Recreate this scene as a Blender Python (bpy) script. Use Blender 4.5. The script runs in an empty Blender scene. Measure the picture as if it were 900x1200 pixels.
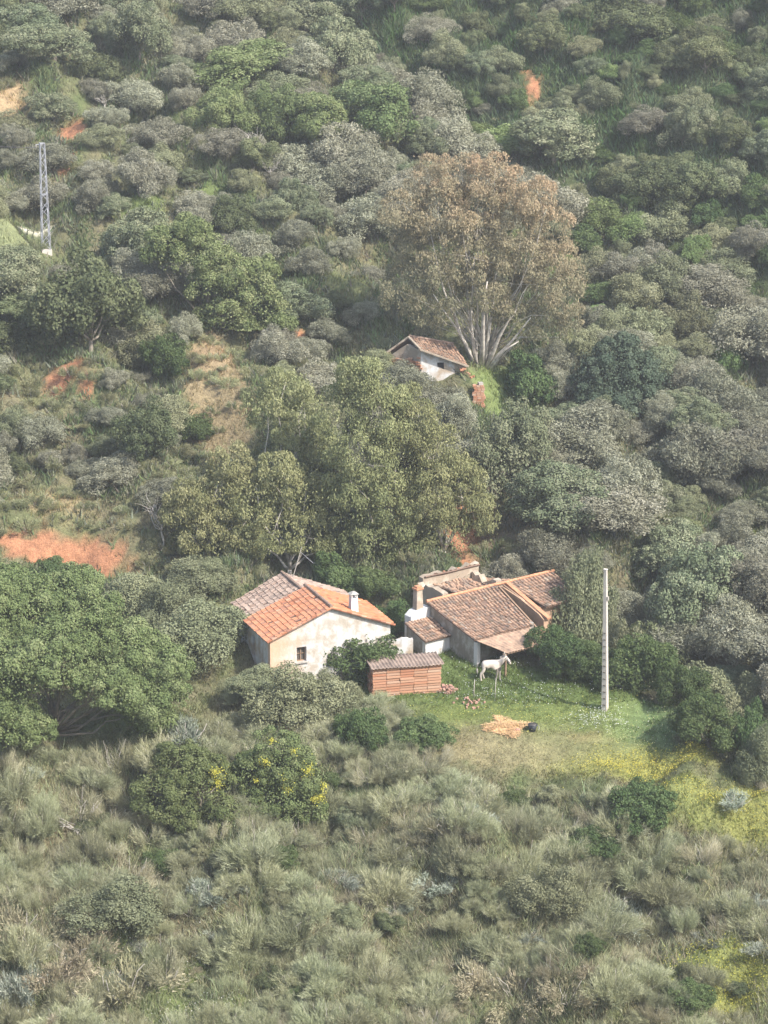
import bpy, bmesh, math, random
import numpy as np
from mathutils import Vector, Matrix

R = math.radians
rng = np.random.default_rng(7)
random.seed(7)
scene = bpy.context.scene
COL = scene.collection

# ------------------------------------------------------------------ camera
CAMZ = 60.0
PITCH = R(17.0)
F = 3000.0
fwd = np.array([0, math.cos(PITCH), -math.sin(PITCH)])
up = np.array([0, math.sin(PITCH), math.cos(PITCH)])
cam = np.array([0, 0, CAMZ])

cd = bpy.data.cameras.new('camera')
co = bpy.data.objects.new('camera', cd)
COL.objects.link(co)
co.location = (0, 0, CAMZ)
co.rotation_euler = (R(90) - PITCH, 0, 0)
cd.sensor_fit = 'VERTICAL'
cd.sensor_height = 36
cd.lens = 36 * F / 1200
cd.clip_start = 0.5
cd.clip_end = 3000
scene.camera = co


def proj(p):
    d = np.asarray(p, float) - cam
    z = d @ fwd
    return 450 + F * d[..., 0] / z, 600 - F * (d @ up) / z


def ray(px, py):
    d = fwd * F + np.array([1, 0, 0]) * (px - 450) + up * (600 - py)
    return d / np.linalg.norm(d)


def P(px, py, Y):
    """world point seen at (px,py) whose ground distance is Y"""
    d = ray(px, py)
    return cam + d * (Y / d[1])


# ------------------------------------------------------------------ terrain
prof = np.array([(-60, 14), (-20, 1), (0, -3), (30, -24), (60, -52), (80, -64.5), (95, -64), (107.3, -58.2),
                 (123.3, -51.3), (127, -50.8), (134, -50.05), (141, -49.4), (165.7, -40.4), (181, -34.8),
                 (216, -20.0), (260, 2), (320, 40), (420, 75)], float)
_r = np.random.default_rng(3)
WV = [(_r.uniform(0, 2 * math.pi), _r.uniform(0, 6.28), s) for s in (11, 9, 7, 5.5, 4.2, 3.3, 2.6, 2.1, 1.6, 1.3)]


def smooth(a, b, x):
    t = np.clip((x - a) / (b - a), 0, 1)
    return t * t * (3 - 2 * t)


def wob(X, Y):
    o = 0
    for th, ph, s in WV:
        o = o + s * 0.05 * np.sin((X * math.cos(th) + Y * math.sin(th)) * 2 * math.pi / s + ph + 1.3 * np.sin(X / s * .7 + ph))
    return o


def zprof(Y):
    y = np.asarray(Y, float)
    return (np.interp(y - 1.2, prof[:, 0], prof[:, 1]) + np.interp(y, prof[:, 0], prof[:, 1]) + np.interp(y + 1.2, prof[:, 0], prof[:, 1])) / 3


def segdist(X, Y, a, b):
    ax, ay = a
    bx, by = b
    L2 = (bx - ax) ** 2 + (by - ay) ** 2
    t = np.clip(((X - ax) * (bx - ax) + (Y - ay) * (by - ay)) / L2, 0, 1)
    return np.hypot(X - ax - t * (bx - ax), Y - ay - t * (by - ay)), t


GA = (27.0, 172.0)
GB = (-1.0, 206.0)
_gl = math.hypot(GB[0] - GA[0], GB[1] - GA[1])
GN = ((GA[1] - GB[1]) / -_gl, (GB[0] - GA[0]) / -_gl)


def H(X, Y):
    X = np.asarray(X, float)
    Y = np.asarray(Y, float)
    z = zprof(Y)
    z = z - .10 * X * smooth(142, 168, Y) * np.clip(40 / (np.abs(X) + 40) * 1.6, 0, 1)
    # gully and the farther slope, upper right
    n = (X - GA[0]) * GN[0] + (Y - GA[1]) * GN[1]
    z = z - 2.4 * np.exp(-(n / 4.0) ** 2) * smooth(160, 175, Y) + .28 * np.clip(n - 2, 0, 60)
    # gully right of the meadow
    d, t = segdist(X, Y, (15.5, 141), (27.5, 117))
    z = z - 3.6 * np.exp(-(d / 3.3) ** 2)
    # slow bank under the left oak
    z = z + 1.0 * smooth(-4, -18, X) * smooth(112, 122, Y) * (1 - smooth(132, 142, Y))
    # red cut bank
    d, t = segdist(X, Y, (-24, 146.6), (-14.5, 147.6))
    m = np.exp(-(np.clip(d - 2.4, 0, 9) / 1.4) ** 2)
    z = z + m * (1.0 * smooth(145.6, 147.2, Y + .1 * np.sin(X * 1.7)) - .5)
    # the ground is rougher on the slopes, calm on the meadow and at the houses
    mead = np.exp(-(((X - 4) / 10) ** 4) - (((Y - 131) / 10) ** 4))
    z = z + wob(X, Y) * (1 - .85 * mead) * smooth(60, 90, Y)
    return z + CAMZ


_T = np.arange(70, 480, .35)


def G(px, py):
    d = ray(px, py)
    pts = cam + _T[:, None] * d
    below = pts[:, 2] < H(pts[:, 0], pts[:, 1])
    i = int(np.argmax(below))
    if not below[i]:
        return cam + d * 300
    a, b = _T[max(i - 1, 0)], _T[i]
    for _ in range(14):
        m = (a + b) / 2
        q = cam + d * m
        if q[2] < H(q[0], q[1]):
            b = m
        else:
            a = m
    return cam + d * b


def scale_at(p):
    return F / ((np.asarray(p) - cam) @ fwd)


# ------------------------------------------------------------------ materials
def mat(name, build):
    m = bpy.data.materials.new(name)
    m.use_nodes = True
    nt = m.node_tree
    nt.nodes.clear()
    out = nt.nodes.new('ShaderNodeOutputMaterial')
    build(nt, out)
    return m


def N(nt, t, **kw):
    n = nt.nodes.new(t)
    for k, v in kw.items():
        if k in n.inputs:
            n.inputs[k].default_value = v
        else:
            setattr(n, k, v)
    return n


def ramp(nt, fac, stops, interp='LINEAR'):
    r = nt.nodes.new('ShaderNodeValToRGB')
    r.color_ramp.interpolation = interp
    e = r.color_ramp.elements
    while len(e) < len(stops):
        e.new(0.5)
    for el, (p, c) in zip(e, stops):
        el.position = p
        el.color = (*c, 1) if len(c) == 3 else c
    nt.links.new(fac, r.inputs[0])
    return r.outputs[0]


def mixc(nt, f, a, b, mode='MIX'):
    m = nt.nodes.new('ShaderNodeMix')
    m.data_type = 'RGBA'
    m.blend_type = mode
    for sock, v in ((m.inputs[0], f), (m.inputs[6], a), (m.inputs[7], b)):
        if hasattr(v, 'is_output'):
            nt.links.new(v, sock)
        elif isinstance(v, (int, float)):
            sock.default_value = v
        else:
            sock.default_value = (*v, 1)
    return m.outputs[2]


def noise(nt, scale, detail=4, vec=None, rough=.6):
    n = N(nt, 'ShaderNodeTexNoise')
    n.inputs['Scale'].default_value = scale
    n.inputs['Detail'].default_value = detail
    n.inputs['Roughness'].default_value = rough
    if vec is not None:
        nt.links.new(vec, n.inputs['Vector'])
    return n.outputs[0]


def foliage(name, stops, trans=.25, var=.22, gloss=0.0, boost=1.65):
    def b(nt, out):
        at = N(nt, 'ShaderNodeAttribute', attribute_name='rnd')
        c = ramp(nt, at.outputs['Fac'], [(p_, tuple(min(.75, q * boost) for q in c_)) for p_, c_ in stops])
        oi = N(nt, 'ShaderNodeObjectInfo')
        hs = N(nt, 'ShaderNodeHueSaturation')
        mr = N(nt, 'ShaderNodeMapRange')
        nt.links.new(oi.outputs['Random'], mr.inputs[0])
        mr.inputs[3].default_value = 1 - var
        mr.inputs[4].default_value = 1 + var
        nt.links.new(mr.outputs[0], hs.inputs['Value'])
        ml = N(nt, 'ShaderNodeMath', operation='MULTIPLY')
        nt.links.new(oi.outputs['Random'], ml.inputs[0])
        ml.inputs[1].default_value = 7.31
        fr = N(nt, 'ShaderNodeMath', operation='FRACT')
        nt.links.new(ml.outputs[0], fr.inputs[0])
        m2 = N(nt, 'ShaderNodeMapRange')
        nt.links.new(fr.outputs[0], m2.inputs[0])
        m2.inputs[3].default_value = .485
        m2.inputs[4].default_value = .52
        nt.links.new(m2.outputs[0], hs.inputs['Hue'])
        nt.links.new(c, hs.inputs['Color'])
        d = N(nt, 'ShaderNodeBsdfDiffuse')
        t = N(nt, 'ShaderNodeBsdfTranslucent')
        nt.links.new(hs.outputs[0], d.inputs[0])
        nt.links.new(hs.outputs[0], t.inputs[0])
        m = N(nt, 'ShaderNodeMixShader')
        m.inputs[0].default_value = trans
        nt.links.new(d.outputs[0], m.inputs[1])
        nt.links.new(t.outputs[0], m.inputs[2])
        last = m.outputs[0]
        if gloss:
            g = N(nt, 'ShaderNodeBsdfGlossy')
            g.inputs['Roughness'].default_value = .45
            mm = N(nt, 'ShaderNodeMixShader')
            mm.inputs[0].default_value = gloss
            nt.links.new(last, mm.inputs[1])
            nt.links.new(g.outputs[0], mm.inputs[2])
            last = mm.outputs[0]
        nt.links.new(last, out.inputs[0])
    return mat(name, b)


def simple(name, col, rough=.8, nscale=8, var=.25, bump=.2, metal=0, col2=None, coords='Object'):
    def b(nt, out):
        tc = N(nt, 'ShaderNodeTexCoord')
        n = noise(nt, nscale, 5, tc.outputs[coords])
        c1 = tuple(x * (1 - var) for x in (col2 or col))
        c2 = tuple(min(1, x * (1 + var)) for x in col)
        c = ramp(nt, n, [(.3, c1), (.7, c2)])
        p = N(nt, 'ShaderNodeBsdfPrincipled')
        p.inputs['Roughness'].default_value = rough
        p.inputs['Metallic'].default_value = metal
        nt.links.new(c, p.inputs['Base Color'])
        if bump:
            bm = N(nt, 'ShaderNodeBump')
            bm.inputs['Strength'].default_value = bump
            bm.inputs['Distance'].default_value = .03
            nt.links.new(noise(nt, nscale * 3, 4, tc.outputs[coords]), bm.inputs['Height'])
            nt.links.new(bm.outputs[0], p.inputs['Normal'])
        nt.links.new(p.outputs[0], out.inputs[0])
    return mat(name, b)


def tiles_mat(name, stops, lichen=(.30, .29, .25), lich=.45):
    def b(nt, out):
        at = N(nt, 'ShaderNodeAttribute', attribute_name='rnd')
        c = ramp(nt, at.outputs['Fac'], stops)
        tc = N(nt, 'ShaderNodeTexCoord')
        f = ramp(nt, noise(nt, 3.5, 6, tc.outputs['Object'], .7), [(lich, (0, 0, 0)), (lich + .22, (1, 1, 1))])
        c = mixc(nt, f, c, lichen)
        p = N(nt, 'ShaderNodeBsdfPrincipled')
        p.inputs['Roughness'].default_value = .9
        nt.links.new(c, p.inputs['Base Color'])
        nt.links.new(p.outputs[0], out.inputs[0])
    return mat(name, b)


def wall_mat(name, white=(.60, .59, .57), stain=(.42, .33, .24), grey=(.36, .34, .30), amount=.5, patch=None, patchcol=(.55, .33, .21)):
    """old lime wash: chips, damp stains and bare render"""
    def b(nt, out):
        tc = N(nt, 'ShaderNodeTexCoord')
        v = tc.outputs['Object']
        n1 = noise(nt, 1.3, 8, v, .65)
        f1 = ramp(nt, n1, [(1 - amount - .12, (0, 0, 0)), (1 - amount + .06, (1, 1, 1))])
        c = mixc(nt, f1, white, stain)
        mp = N(nt, 'ShaderNodeMapping')
        mp.inputs['Scale'].default_value = (5, 5, .8)
        nt.links.new(v, mp.inputs[0])
        n2 = noise(nt, 1.2, 6, mp.outputs[0], .7)
        f2 = ramp(nt, n2, [(.52, (0, 0, 0)), (.72, (.8, .8, .8))])
        c = mixc(nt, f2, c, grey)
        if patch:
            ax, lo, hi = patch
            sx = N(nt, 'ShaderNodeSeparateXYZ')
            nt.links.new(v, sx.inputs[0])
            nn = noise(nt, 2.2, 6, v)
            ad = N(nt, 'ShaderNodeMath', operation='MULTIPLY_ADD')
            nt.links.new(nn, ad.inputs[0])
            ad.inputs[1].default_value = 2.2
            nt.links.new(sx.outputs[ax], ad.inputs[2])
            mr = N(nt, 'ShaderNodeMapRange')
            nt.links.new(ad.outputs[0], mr.inputs[0])
            mr.inputs[1].default_value = hi
            mr.inputs[2].default_value = lo
            c = mixc(nt, mr.outputs[0], c, patchcol)
        p = N(nt, 'ShaderNodeBsdfPrincipled')
        p.inputs['Roughness'].default_value = .95
        nt.links.new(c, p.inputs['Base Color'])
        bm = N(nt, 'ShaderNodeBump')
        bm.inputs['Strength'].default_value = .5
        bm.inputs['Distance'].default_value = .05
        nt.links.new(noise(nt, 7, 6, v), bm.inputs['Height'])
        nt.links.new(bm.outputs[0], p.inputs['Normal'])
        nt.links.new(p.outputs[0], out.inputs[0])
    return mat(name, b)


def attrcol(name, bumpscale=0, trans=0.0, detail=True):
    def b(nt, out):
        at = N(nt, 'ShaderNodeAttribute', attribute_name='col')
        c = at.outputs['Color']
        if detail:
            tc = N(nt, 'ShaderNodeTexCoord')
            n1 = noise(nt, 2.3, 8, tc.outputs['Object'], .7)
            v = ramp(nt, n1, [(.25, (.55, .55, .55)), (.75, (1.45, 1.42, 1.35))])
            c = mixc(nt, 1.0, c, v, 'MULTIPLY')
            n2 = noise(nt, 14, 5, tc.outputs['Object'], .7)
            v2 = ramp(nt, n2, [(.3, (.6, .6, .6)), (.7, (1.4, 1.4, 1.4))])
            c = mixc(nt, 1.0, c, v2, 'MULTIPLY')
        d = N(nt, 'ShaderNodeBsdfDiffuse')
        nt.links.new(c, d.inputs[0])
        last = d.outputs[0]
        if bumpscale:
            bm = N(nt, 'ShaderNodeBump')
            bm.inputs['Strength'].default_value = .8
            bm.inputs['Distance'].default_value = .15
            nt.links.new(noise(nt, bumpscale, 8, tc.outputs['Object'], .7), bm.inputs['Height'])
            nt.links.new(bm.outputs[0], d.inputs['Normal'])
        if trans:
            t = N(nt, 'ShaderNodeBsdfTranslucent')
            nt.links.new(c, t.inputs[0])
            m = N(nt, 'ShaderNodeMixShader')
            m.inputs[0].default_value = trans
            nt.links.new(last, m.inputs[1])
            nt.links.new(t.outputs[0], m.inputs[2])
            last = m.outputs[0]
        nt.links.new(last, out.inputs[0])
    return mat(name, b)


def st(*cols):
    k = len(cols) - 1
    return [(i / k, c) for i, c in enumerate(cols)]


M = {}
M['olive'] = foliage('olive_leaf', st((.09, .09, .06), (.158, .155, .108), (.24, .232, .178)), .2)
M['greybush'] = foliage('grey_green_leaf', st((.085, .09, .05), (.138, .144, .082), (.205, .205, .125)), .2)
M['holm'] = foliage('holm_leaf', st((.048, .058, .03), (.078, .09, .044), (.125, .132, .072)), .2)
M['blueholm'] = foliage('dark_round_leaf', st((.038, .056, .038), (.06, .08, .052), (.095, .115, .08)), .15, .05)
M['oak'] = foliage('oak_leaf', st((.055, .074, .03), (.098, .122, .05), (.165, .18, .09)), .25, .12)
M['paleoak'] = foliage('pale_oak_leaf', st((.065, .08, .045), (.12, .135, .078), (.20, .20, .13)), .2, .12)
M['yoak'] = foliage('yellowish_oak_leaf', st((.062, .075, .034), (.115, .128, .052), (.21, .205, .11)), .25, .1)
M['bush'] = foliage('bright_leaf', st((.042, .066, .026), (.072, .10, .04), (.12, .15, .065)), .3)
M['fresh'] = foliage('fresh_leaf', st((.075, .115, .04), (.12, .16, .06), (.18, .215, .10)), .3)
M['euc'] = foliage('eucalyptus_leaf', st((.10, .108, .05), (.175, .175, .085), (.28, .26, .15)), .25, .10)
M['russet'] = foliage('russet_leaf', st((.145, .14, .088), (.225, .188, .12), (.315, .215, .138)), .25, .03)
M['broom'] = foliage('broom_stem', st((.145, .152, .085), (.23, .235, .14), (.33, .33, .225)), .2, .2, boost=1.55)
M['drybroom'] = foliage('dry_stem', st((.13, .125, .075), (.22, .205, .13), (.34, .32, .23)), .15)
M['silver'] = foliage('silver_leaf', st((.20, .225, .165), (.29, .315, .245), (.40, .42, .35)), .15, boost=1.1)
M['heath'] = foliage('heath_leaf', st((.14, .135, .08), (.205, .185, .12), (.29, .245, .175)), .15)
M['scrub'] = foliage('scrub_leaf', st((.09, .10, .05), (.155, .16, .085), (.26, .24, .14)), .15)
M['yellowflower'] = foliage('yellow_flower', st((.36, .30, .05), (.45, .38, .07), (.52, .44, .11)), .2, boost=1.0)
M['bark'] = simple('bark', (.20, .17, .13), nscale=6)
M['palebark'] = simple('pale_bark', (.58, .53, .46), nscale=3, col2=(.34, .29, .24))
M['deadwood'] = simple('dead_wood', (.42, .38, .33), nscale=5)
M['ground'] = attrcol('ground', 6.0)
M['grass'] = attrcol('grass_blades', 0, .3, False)
TS = st((.20, .11, .07), (.42, .22, .12), (.55, .32, .19), (.30, .21, .15), (.55, .42, .31))
M['newtile'] = tiles_mat('clay_tile', st((.26, .08, .04), (.44, .145, .065), (.52, .20, .09), (.38, .16, .09), (.55, .30, .18)), lich=.68)
M['midtile'] = tiles_mat('weathered_clay_tile', st((.20, .08, .045), (.40, .16, .08), (.48, .22, .12), (.25, .12, .08), (.52, .32, .21)), lich=.62)
M['oldtile'] = tiles_mat('lichen_clay_tile', st((.17, .12, .085), (.33, .19, .12), (.46, .29, .19), (.20, .14, .11), (.52, .40, .29)), lichen=(.13, .115, .085), lich=.47)
M['greytile'] = tiles_mat('faded_clay_tile', st((.17, .12, .09), (.29, .20, .15), (.39, .29, .23), (.22, .16, .13), (.46, .37, .30)), lichen=(.19, .16, .13), lich=.52)
M['ridgetile'] = simple('ridge_tile', (.28, .19, .14), nscale=4)
M['orangetile'] = simple('ridge_orange', (.50, .24, .13), nscale=4)
M['under'] = simple('roof_underside', (.16, .10, .07), nscale=4)
M['white'] = wall_mat('lime_wall', amount=.47)
M['whiteclean'] = wall_mat('clean_lime_wall', amount=.28)
M['gable'] = wall_mat('gable_wall', amount=.46, stain=(.42, .36, .29), patch=(0, .9, 3.4), patchcol=(.58, .38, .24))
M['greywall'] = wall_mat('stained_shaded_wall', white=(.40, .37, .32), stain=(.22, .19, .15), grey=(.17, .155, .13), amount=.5)  # stained plaster; shade on left-facing and porch walls also put into this grey
M['adobe'] = wall_mat('adobe_wall', white=(.46, .30, .19), stain=(.36, .23, .15), grey=(.30, .20, .14), amount=.45)
M['ruin'] = wall_mat('ruin_wall', white=(.55, .48, .38), stain=(.34, .27, .20), grey=(.20, .17, .14), amount=.55)
M['wood'] = simple('old_wood', (.26, .17, .11), nscale=5)
M['dark'] = simple('dark_room', (.035, .03, .028), nscale=3)
M['glass'] = simple('dusty_pane', (.10, .085, .07), rough=.4, nscale=4)
M['brick'] = tiles_mat('hollow_brick', st((.36, .15, .08), (.44, .21, .12), (.48, .27, .17), (.38, .19, .11), (.54, .38, .27)), lich=.66)
M['sheet'] = simple('cement_sheet', (.30, .22, .17), nscale=2.5, col2=(.19, .14, .11))
M['rustsheet'] = simple('rusty_sheet', (.40, .26, .17), nscale=2.2, col2=(.26, .18, .13))
M['concrete'] = simple('concrete', (.56, .50, .44), nscale=4, var=.12)
M['steel'] = simple('galvanised_steel', (.36, .36, .38), rough=.5, nscale=3, metal=.2)
M['fur'] = simple('pale_fur', (.54, .47, .40), nscale=3, var=.16, bump=.1, col2=(.42, .35, .29))
M['darkfur'] = simple('dark_strap', (.10, .09, .10), nscale=5)
M['mane'] = simple('grey_mane', (.30, .27, .25), nscale=9)
M['plastic'] = simple('black_plastic', (.03, .035, .045), rough=.45, nscale=3)
M['straw'] = simple('straw', (.62, .40, .20), nscale=12, var=.35, bump=.6)
M['rubble'] = simple('broken_brick', (.40, .23, .17), nscale=7)
M['stone'] = simple('stone', (.36, .33, .29), nscale=4)

# ------------------------------------------------------------------ mesh helpers


def np_mesh(name, V, Fc, mt, rnd=None, col=None, smooth_=False):
    V = np.asarray(V, np.float32)
    Fc = np.asarray(Fc, np.int32)
    k = Fc.shape[1]
    me = bpy.data.meshes.new(name)
    me.vertices.add(len(V))
    me.vertices.foreach_set('co', V.ravel())
    me.loops.add(Fc.size)
    me.loops.foreach_set('vertex_index', Fc.ravel())
    me.polygons.add(len(Fc))
    me.polygons.foreach_set('loop_start', np.arange(0, Fc.size, k, dtype=np.int32))
    if smooth_:
        me.polygons.foreach_set('use_smooth', np.ones(len(Fc), bool))
    me.update(calc_edges=True)
    if rnd is not None:
        a = me.attributes.new('rnd', 'FLOAT', 'FACE')
        a.data.foreach_set('value', np.clip(np.asarray(rnd, np.float32), 0, 1))
    if col is not None:
        c = np.ones((len(col), 4), np.float32)
        c[:, :3] = col
        dom = 'POINT' if len(col) == len(V) and len(col) != len(Fc) else 'FACE'
        a = me.attributes.new('col', 'FLOAT_COLOR', dom)
        a.data.foreach_set('color', c.ravel())
    me.materials.append(mt)
    return me


def obj(name, me, parent=None, loc=(0, 0, 0), rz=0.0):
    o = bpy.data.objects.new(name, me)
    COL.objects.link(o)
    o.location = loc
    o.rotation_euler = (0, 0, rz)
    if parent is not None:
        o.parent = parent
    return o


def tag(o, label, cat, group=None, kind=None):
    if label:
        o['label'] = label
    if cat:
        o['category'] = cat
    if group:
        o['group'] = group
    if kind:
        o['kind'] = kind
    return o


def empty(name, loc, rz=0.0):
    return obj(name, None, None, tuple(loc), rz)


class MB:
    """collects boxes, bars, polygons and tubes; build() links them as one mesh"""

    def __init__(s):
        s.v = []
        s.f = []
        s.r = []

    def poly(s, pts, r=None):
        b = len(s.v)
        s.v += [tuple(p) for p in pts]
        s.f.append(tuple(range(b, b + len(pts))))
        s.r.append(random.random() if r is None else r)

    def hexa(s, p, r=None):
        """8 points: bottom ring 0-3, top ring 4-7"""
        b = len(s.v)
        s.v += [tuple(q) for q in p]
        r = random.random() if r is None else r
        for q in ((0, 3, 2, 1), (4, 5, 6, 7), (0, 1, 5, 4), (1, 2, 6, 5), (2, 3, 7, 6), (3, 0, 4, 7)):
            s.f.append(tuple(b + i for i in q))
            s.r.append(r)

    def box(s, c, d, rz=0.0, r=None, tilt=0.0):
        cx, cy, cz = c
        dx, dy, dz = d[0] / 2, d[1] / 2, d[2] / 2
        ca, sa = math.cos(rz), math.sin(rz)
        pts = []
        for z in (-dz, dz):
            for x, y in ((-dx, -dy), (dx, -dy), (dx, dy), (-dx, dy)):
                zz = z + x * tilt
                pts.append((cx + x * ca - y * sa, cy + x * sa + y * ca, cz + zz))
        s.hexa(pts, r)

    def bar(s, a, b, w, h=None, r=None):
        a = Vector(a)
        b = Vector(b)
        h = h or w
        d = (b - a).normalized()
        x = d.cross(Vector((0, 0, 1)))
        if x.length < 1e-3:
            x = Vector((1, 0, 0))
        x.normalize()
        y = x.cross(d)
        x *= w / 2
        y *= h / 2
        s.hexa([a - x - y, a + x - y, a + x + y, a - x + y, b - x - y, b + x - y, b + x + y, b - x + y], r)

    def tube(s, pts, rad, n=8, cap=True):
        base = len(s.v)
        pts = [Vector(p) for p in pts]
        for i, p in enumerate(pts):
            d = (pts[min(i + 1, len(pts) - 1)] - pts[max(i - 1, 0)]).normalized()
            x = d.cross(Vector((.3, .2, 1)))
            if x.length < 1e-3:
                x = Vector((1, 0, 0))
            x.normalize()
            y = x.cross(d)
            for k in range(n):
                a = 2 * math.pi * k / n
                s.v.append(tuple(p + (x * math.cos(a) + y * math.sin(a)) * rad[i]))
        r = random.random()
        for i in range(len(pts) - 1):
            for k in range(n):
                s.f.append((base + i * n + k, base + i * n + (k + 1) % n, base + (i + 1) * n + (k + 1) % n, base + (i + 1) * n + k))
                s.r.append(r)
        if cap:
            s.f.append(tuple(base + k for k in range(n))[::-1])
            s.r.append(r)
            e = base + (len(pts) - 1) * n
            s.f.append(tuple(e + k for k in range(n)))
            s.r.append(r)

    def build(s, name, mt, parent=None, smooth_=False, loc=(0, 0, 0), rz=0):
        return obj(name, s.mesh(name, mt, smooth_), parent, loc, rz)

    def mesh(s, name, mt, smooth_=False):
        me = bpy.data.meshes.new(name)
        me.from_pydata(s.v, [], s.f)
        a = me.attributes.new('rnd', 'FLOAT', 'FACE')
        a.data.foreach_set('value', np.array(s.r, np.float32))
        if smooth_:
            me.polygons.foreach_set('use_smooth', np.ones(len(s.f), bool))
        me.materials.append(mt)
        me.update()
        return me


# ------------------------------------------------------------------ foliage generators
def unit(v):
    return v / (np.linalg.norm(v, axis=-1, keepdims=True) + 1e-9)


def leaf_quads(c, n, L, W, g, droop=0.0):
    """diamond leaves at c, facing n; droop pulls the long axis down"""
    m = len(c)
    n = unit(n)
    t = unit(g.normal(size=(m, 3)) + np.array([0, 0, -droop * 2.5]))
    t = unit(t - n * np.sum(t * n, 1, keepdims=True) * (1 - min(droop, .9)))
    b = unit(np.cross(n, t))
    L = L * g.uniform(.7, 1.3, (m, 1))
    W = W * g.uniform(.7, 1.3, (m, 1))
    V = np.stack([c - t * L / 2, c + b * W / 2 + t * L * .08, c + t * L / 2, c - b * W / 2 + t * L * .08], 1).reshape(-1, 3)
    Fc = np.arange(4 * m).reshape(m, 4)
    return V, Fc


def crown_points(lobes, nclump, cr, nleaf, g, low=-.35, flat=.9, fuzz=.5, loose=.16):
    lobes = np.asarray(lobes, float)          # x y z rx rz
    w = lobes[:, 3] ** 2 + lobes[:, 3] * lobes[:, 4]
    li = g.choice(len(lobes), nclump, p=w / w.sum())
    d = unit(g.normal(size=(nclump, 3)))
    d[:, 2] = np.where(d[:, 2] < low, -d[:, 2] * .6, d[:, 2])
    d = unit(d)
    Lb = lobes[li]
    rad = g.uniform(.72, 1.02, (nclump, 1))
    off = d * rad * np.stack([Lb[:, 3], Lb[:, 3], Lb[:, 4]], 1)
    C = Lb[:, :3] + off
    keep = C[:, 2] > .12
    C, d = C[keep], d[keep]
    cs = cr * np.clip(np.exp(g.normal(0, .45, len(C))), .35, 2.2)
    ci = g.choice(len(C), nleaf, p=cs ** 2 / np.sum(cs ** 2))
    ld = unit(g.normal(size=(nleaf, 3)) + d[ci] * .7 + np.array([0, 0, .25]))
    rr = g.uniform(.55, 1.08, (nleaf, 1)) ** .7
    p = C[ci] + ld * rr * cs[ci][:, None] * np.array([1, 1, flat])
    # loose sprays between the clumps
    nl = int(nleaf * loose)
    l2 = g.choice(len(lobes), nl, p=w / w.sum())
    d2 = unit(g.normal(size=(nl, 3)))
    d2[:, 2] = np.where(d2[:, 2] < low, -d2[:, 2] * .6, d2[:, 2])
    rr2 = g.uniform(.6, 1.22, (nl, 1)) * (1 + .10 * np.sin(d2[:, :1] * 9 + l2[:, None]) * np.sin(d2[:, 1:2] * 8))
    p[:nl] = lobes[l2][:, :3] + d2 * rr2 * np.stack([lobes[l2][:, 3], lobes[l2][:, 3], lobes[l2][:, 4]], 1)
    p[:nl, 2] = np.maximum(p[:nl, 2], .05)
    ld[:nl] = d2
    nn = unit(ld + g.normal(size=(nleaf, 3)) * fuzz)
    crn = g.uniform(0, 1, len(C))
    rnd = .55 * crn[ci] + .45 * g.uniform(0, 1, nleaf)
    return p, nn, rnd, C, li


def tube_np(mb, a, b, r0, r1, g, bend=.12, n=5, seg=4):
    a = np.asarray(a, float)
    b = np.asarray(b, float)
    L = np.linalg.norm(b - a)
    mid = g.normal(size=3) * bend * L
    pts = []
    rad = []
    for i in range(seg + 1):
        t = i / seg
        pts.append(a + (b - a) * t + mid * math.sin(math.pi * t) * .6 + (g.normal(size=3) * .03 * L if 0 < i < seg else 0))
        rad.append(r0 + (r1 - r0) * t)
    mb.tube(pts, rad, n)


def make_tree_meshes(kind, lobes, g, mt, tmt, nclump, cr, nleaf, L, W, droop=0.0, low=-.35, tr=.16, base_z=-.6, multi=1, fuzz=.5, rndf=None, limbs_out=.8, twigs=0):
    p, nn, rnd, C, li = crown_points(lobes, nclump, cr, nleaf, g, low, fuzz=fuzz)
    if rndf is not None:
        rnd = rndf(p, rnd, g)
    V, Fc = leaf_quads(p, nn, L, W, g, droop)
    crown = np_mesh('crown', V, Fc, mt, rnd=rnd)
    mb = MB()
    lobes = np.asarray(lobes, float)
    top = lobes[:, 2].max()
    for k in range(multi):
        ang = 2 * math.pi * k / multi + g.uniform(0, .8)
        bx = (np.array([math.cos(ang), math.sin(ang), 0]) * tr * (1.0 if multi > 1 else 0))
        fork = np.array([bx[0] * 3, bx[1] * 3, lobes[:, 2].min() * .45])
        tube_np(mb, bx + [0, 0, base_z], fork, tr * (1.15 if multi == 1 else .7), tr * .75 * (1 if multi == 1 else .7), g, .06, 7, 3)
        for i, l in enumerate(lobes):
            if i % multi != k:
                continue
            end = l[:3] + np.array([0, 0, l[4] * limbs_out * .5])
            tube_np(mb, fork, end, tr * .5, tr * .08, g, .10, 5, 5)
    for i in range(twigs):
        c = C[g.integers(len(C))]
        l = lobes[g.integers(len(lobes))]
        tube_np(mb, l[:3] * .9, c, tr * .2, tr * .06, g, .1, 4, 3)
    trunk = mb.mesh('trunk', tmt, True)
    return crown, trunk


PROTO = {}      # kind -> list of (crown, trunk, radius, height)


def dome_lobes(R0, H0, g, n=6, spread=.55, lr=(.42, .6), zlo=.45):
    out = [(R0 * g.normal() * .12, R0 * g.normal() * .12, H0 * .62, R0 * g.uniform(.38, .55), H0 * g.uniform(.28, .38))]
    for i in range(n + 2):
        a = 2 * math.pi * i / (n + 2) + g.uniform(-.6, .6)
        rr = R0 * spread * g.uniform(.5, 1.45)
        lr_ = R0 * g.uniform(lr[0] * .5, lr[1])
        z = H0 * g.uniform(zlo * .55, zlo * 1.55)
        out.append((rr * math.cos(a), rr * math.sin(a), z, lr_, min(lr_ * g.uniform(.7, 1.1), H0 * .38)))
    return out


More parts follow.
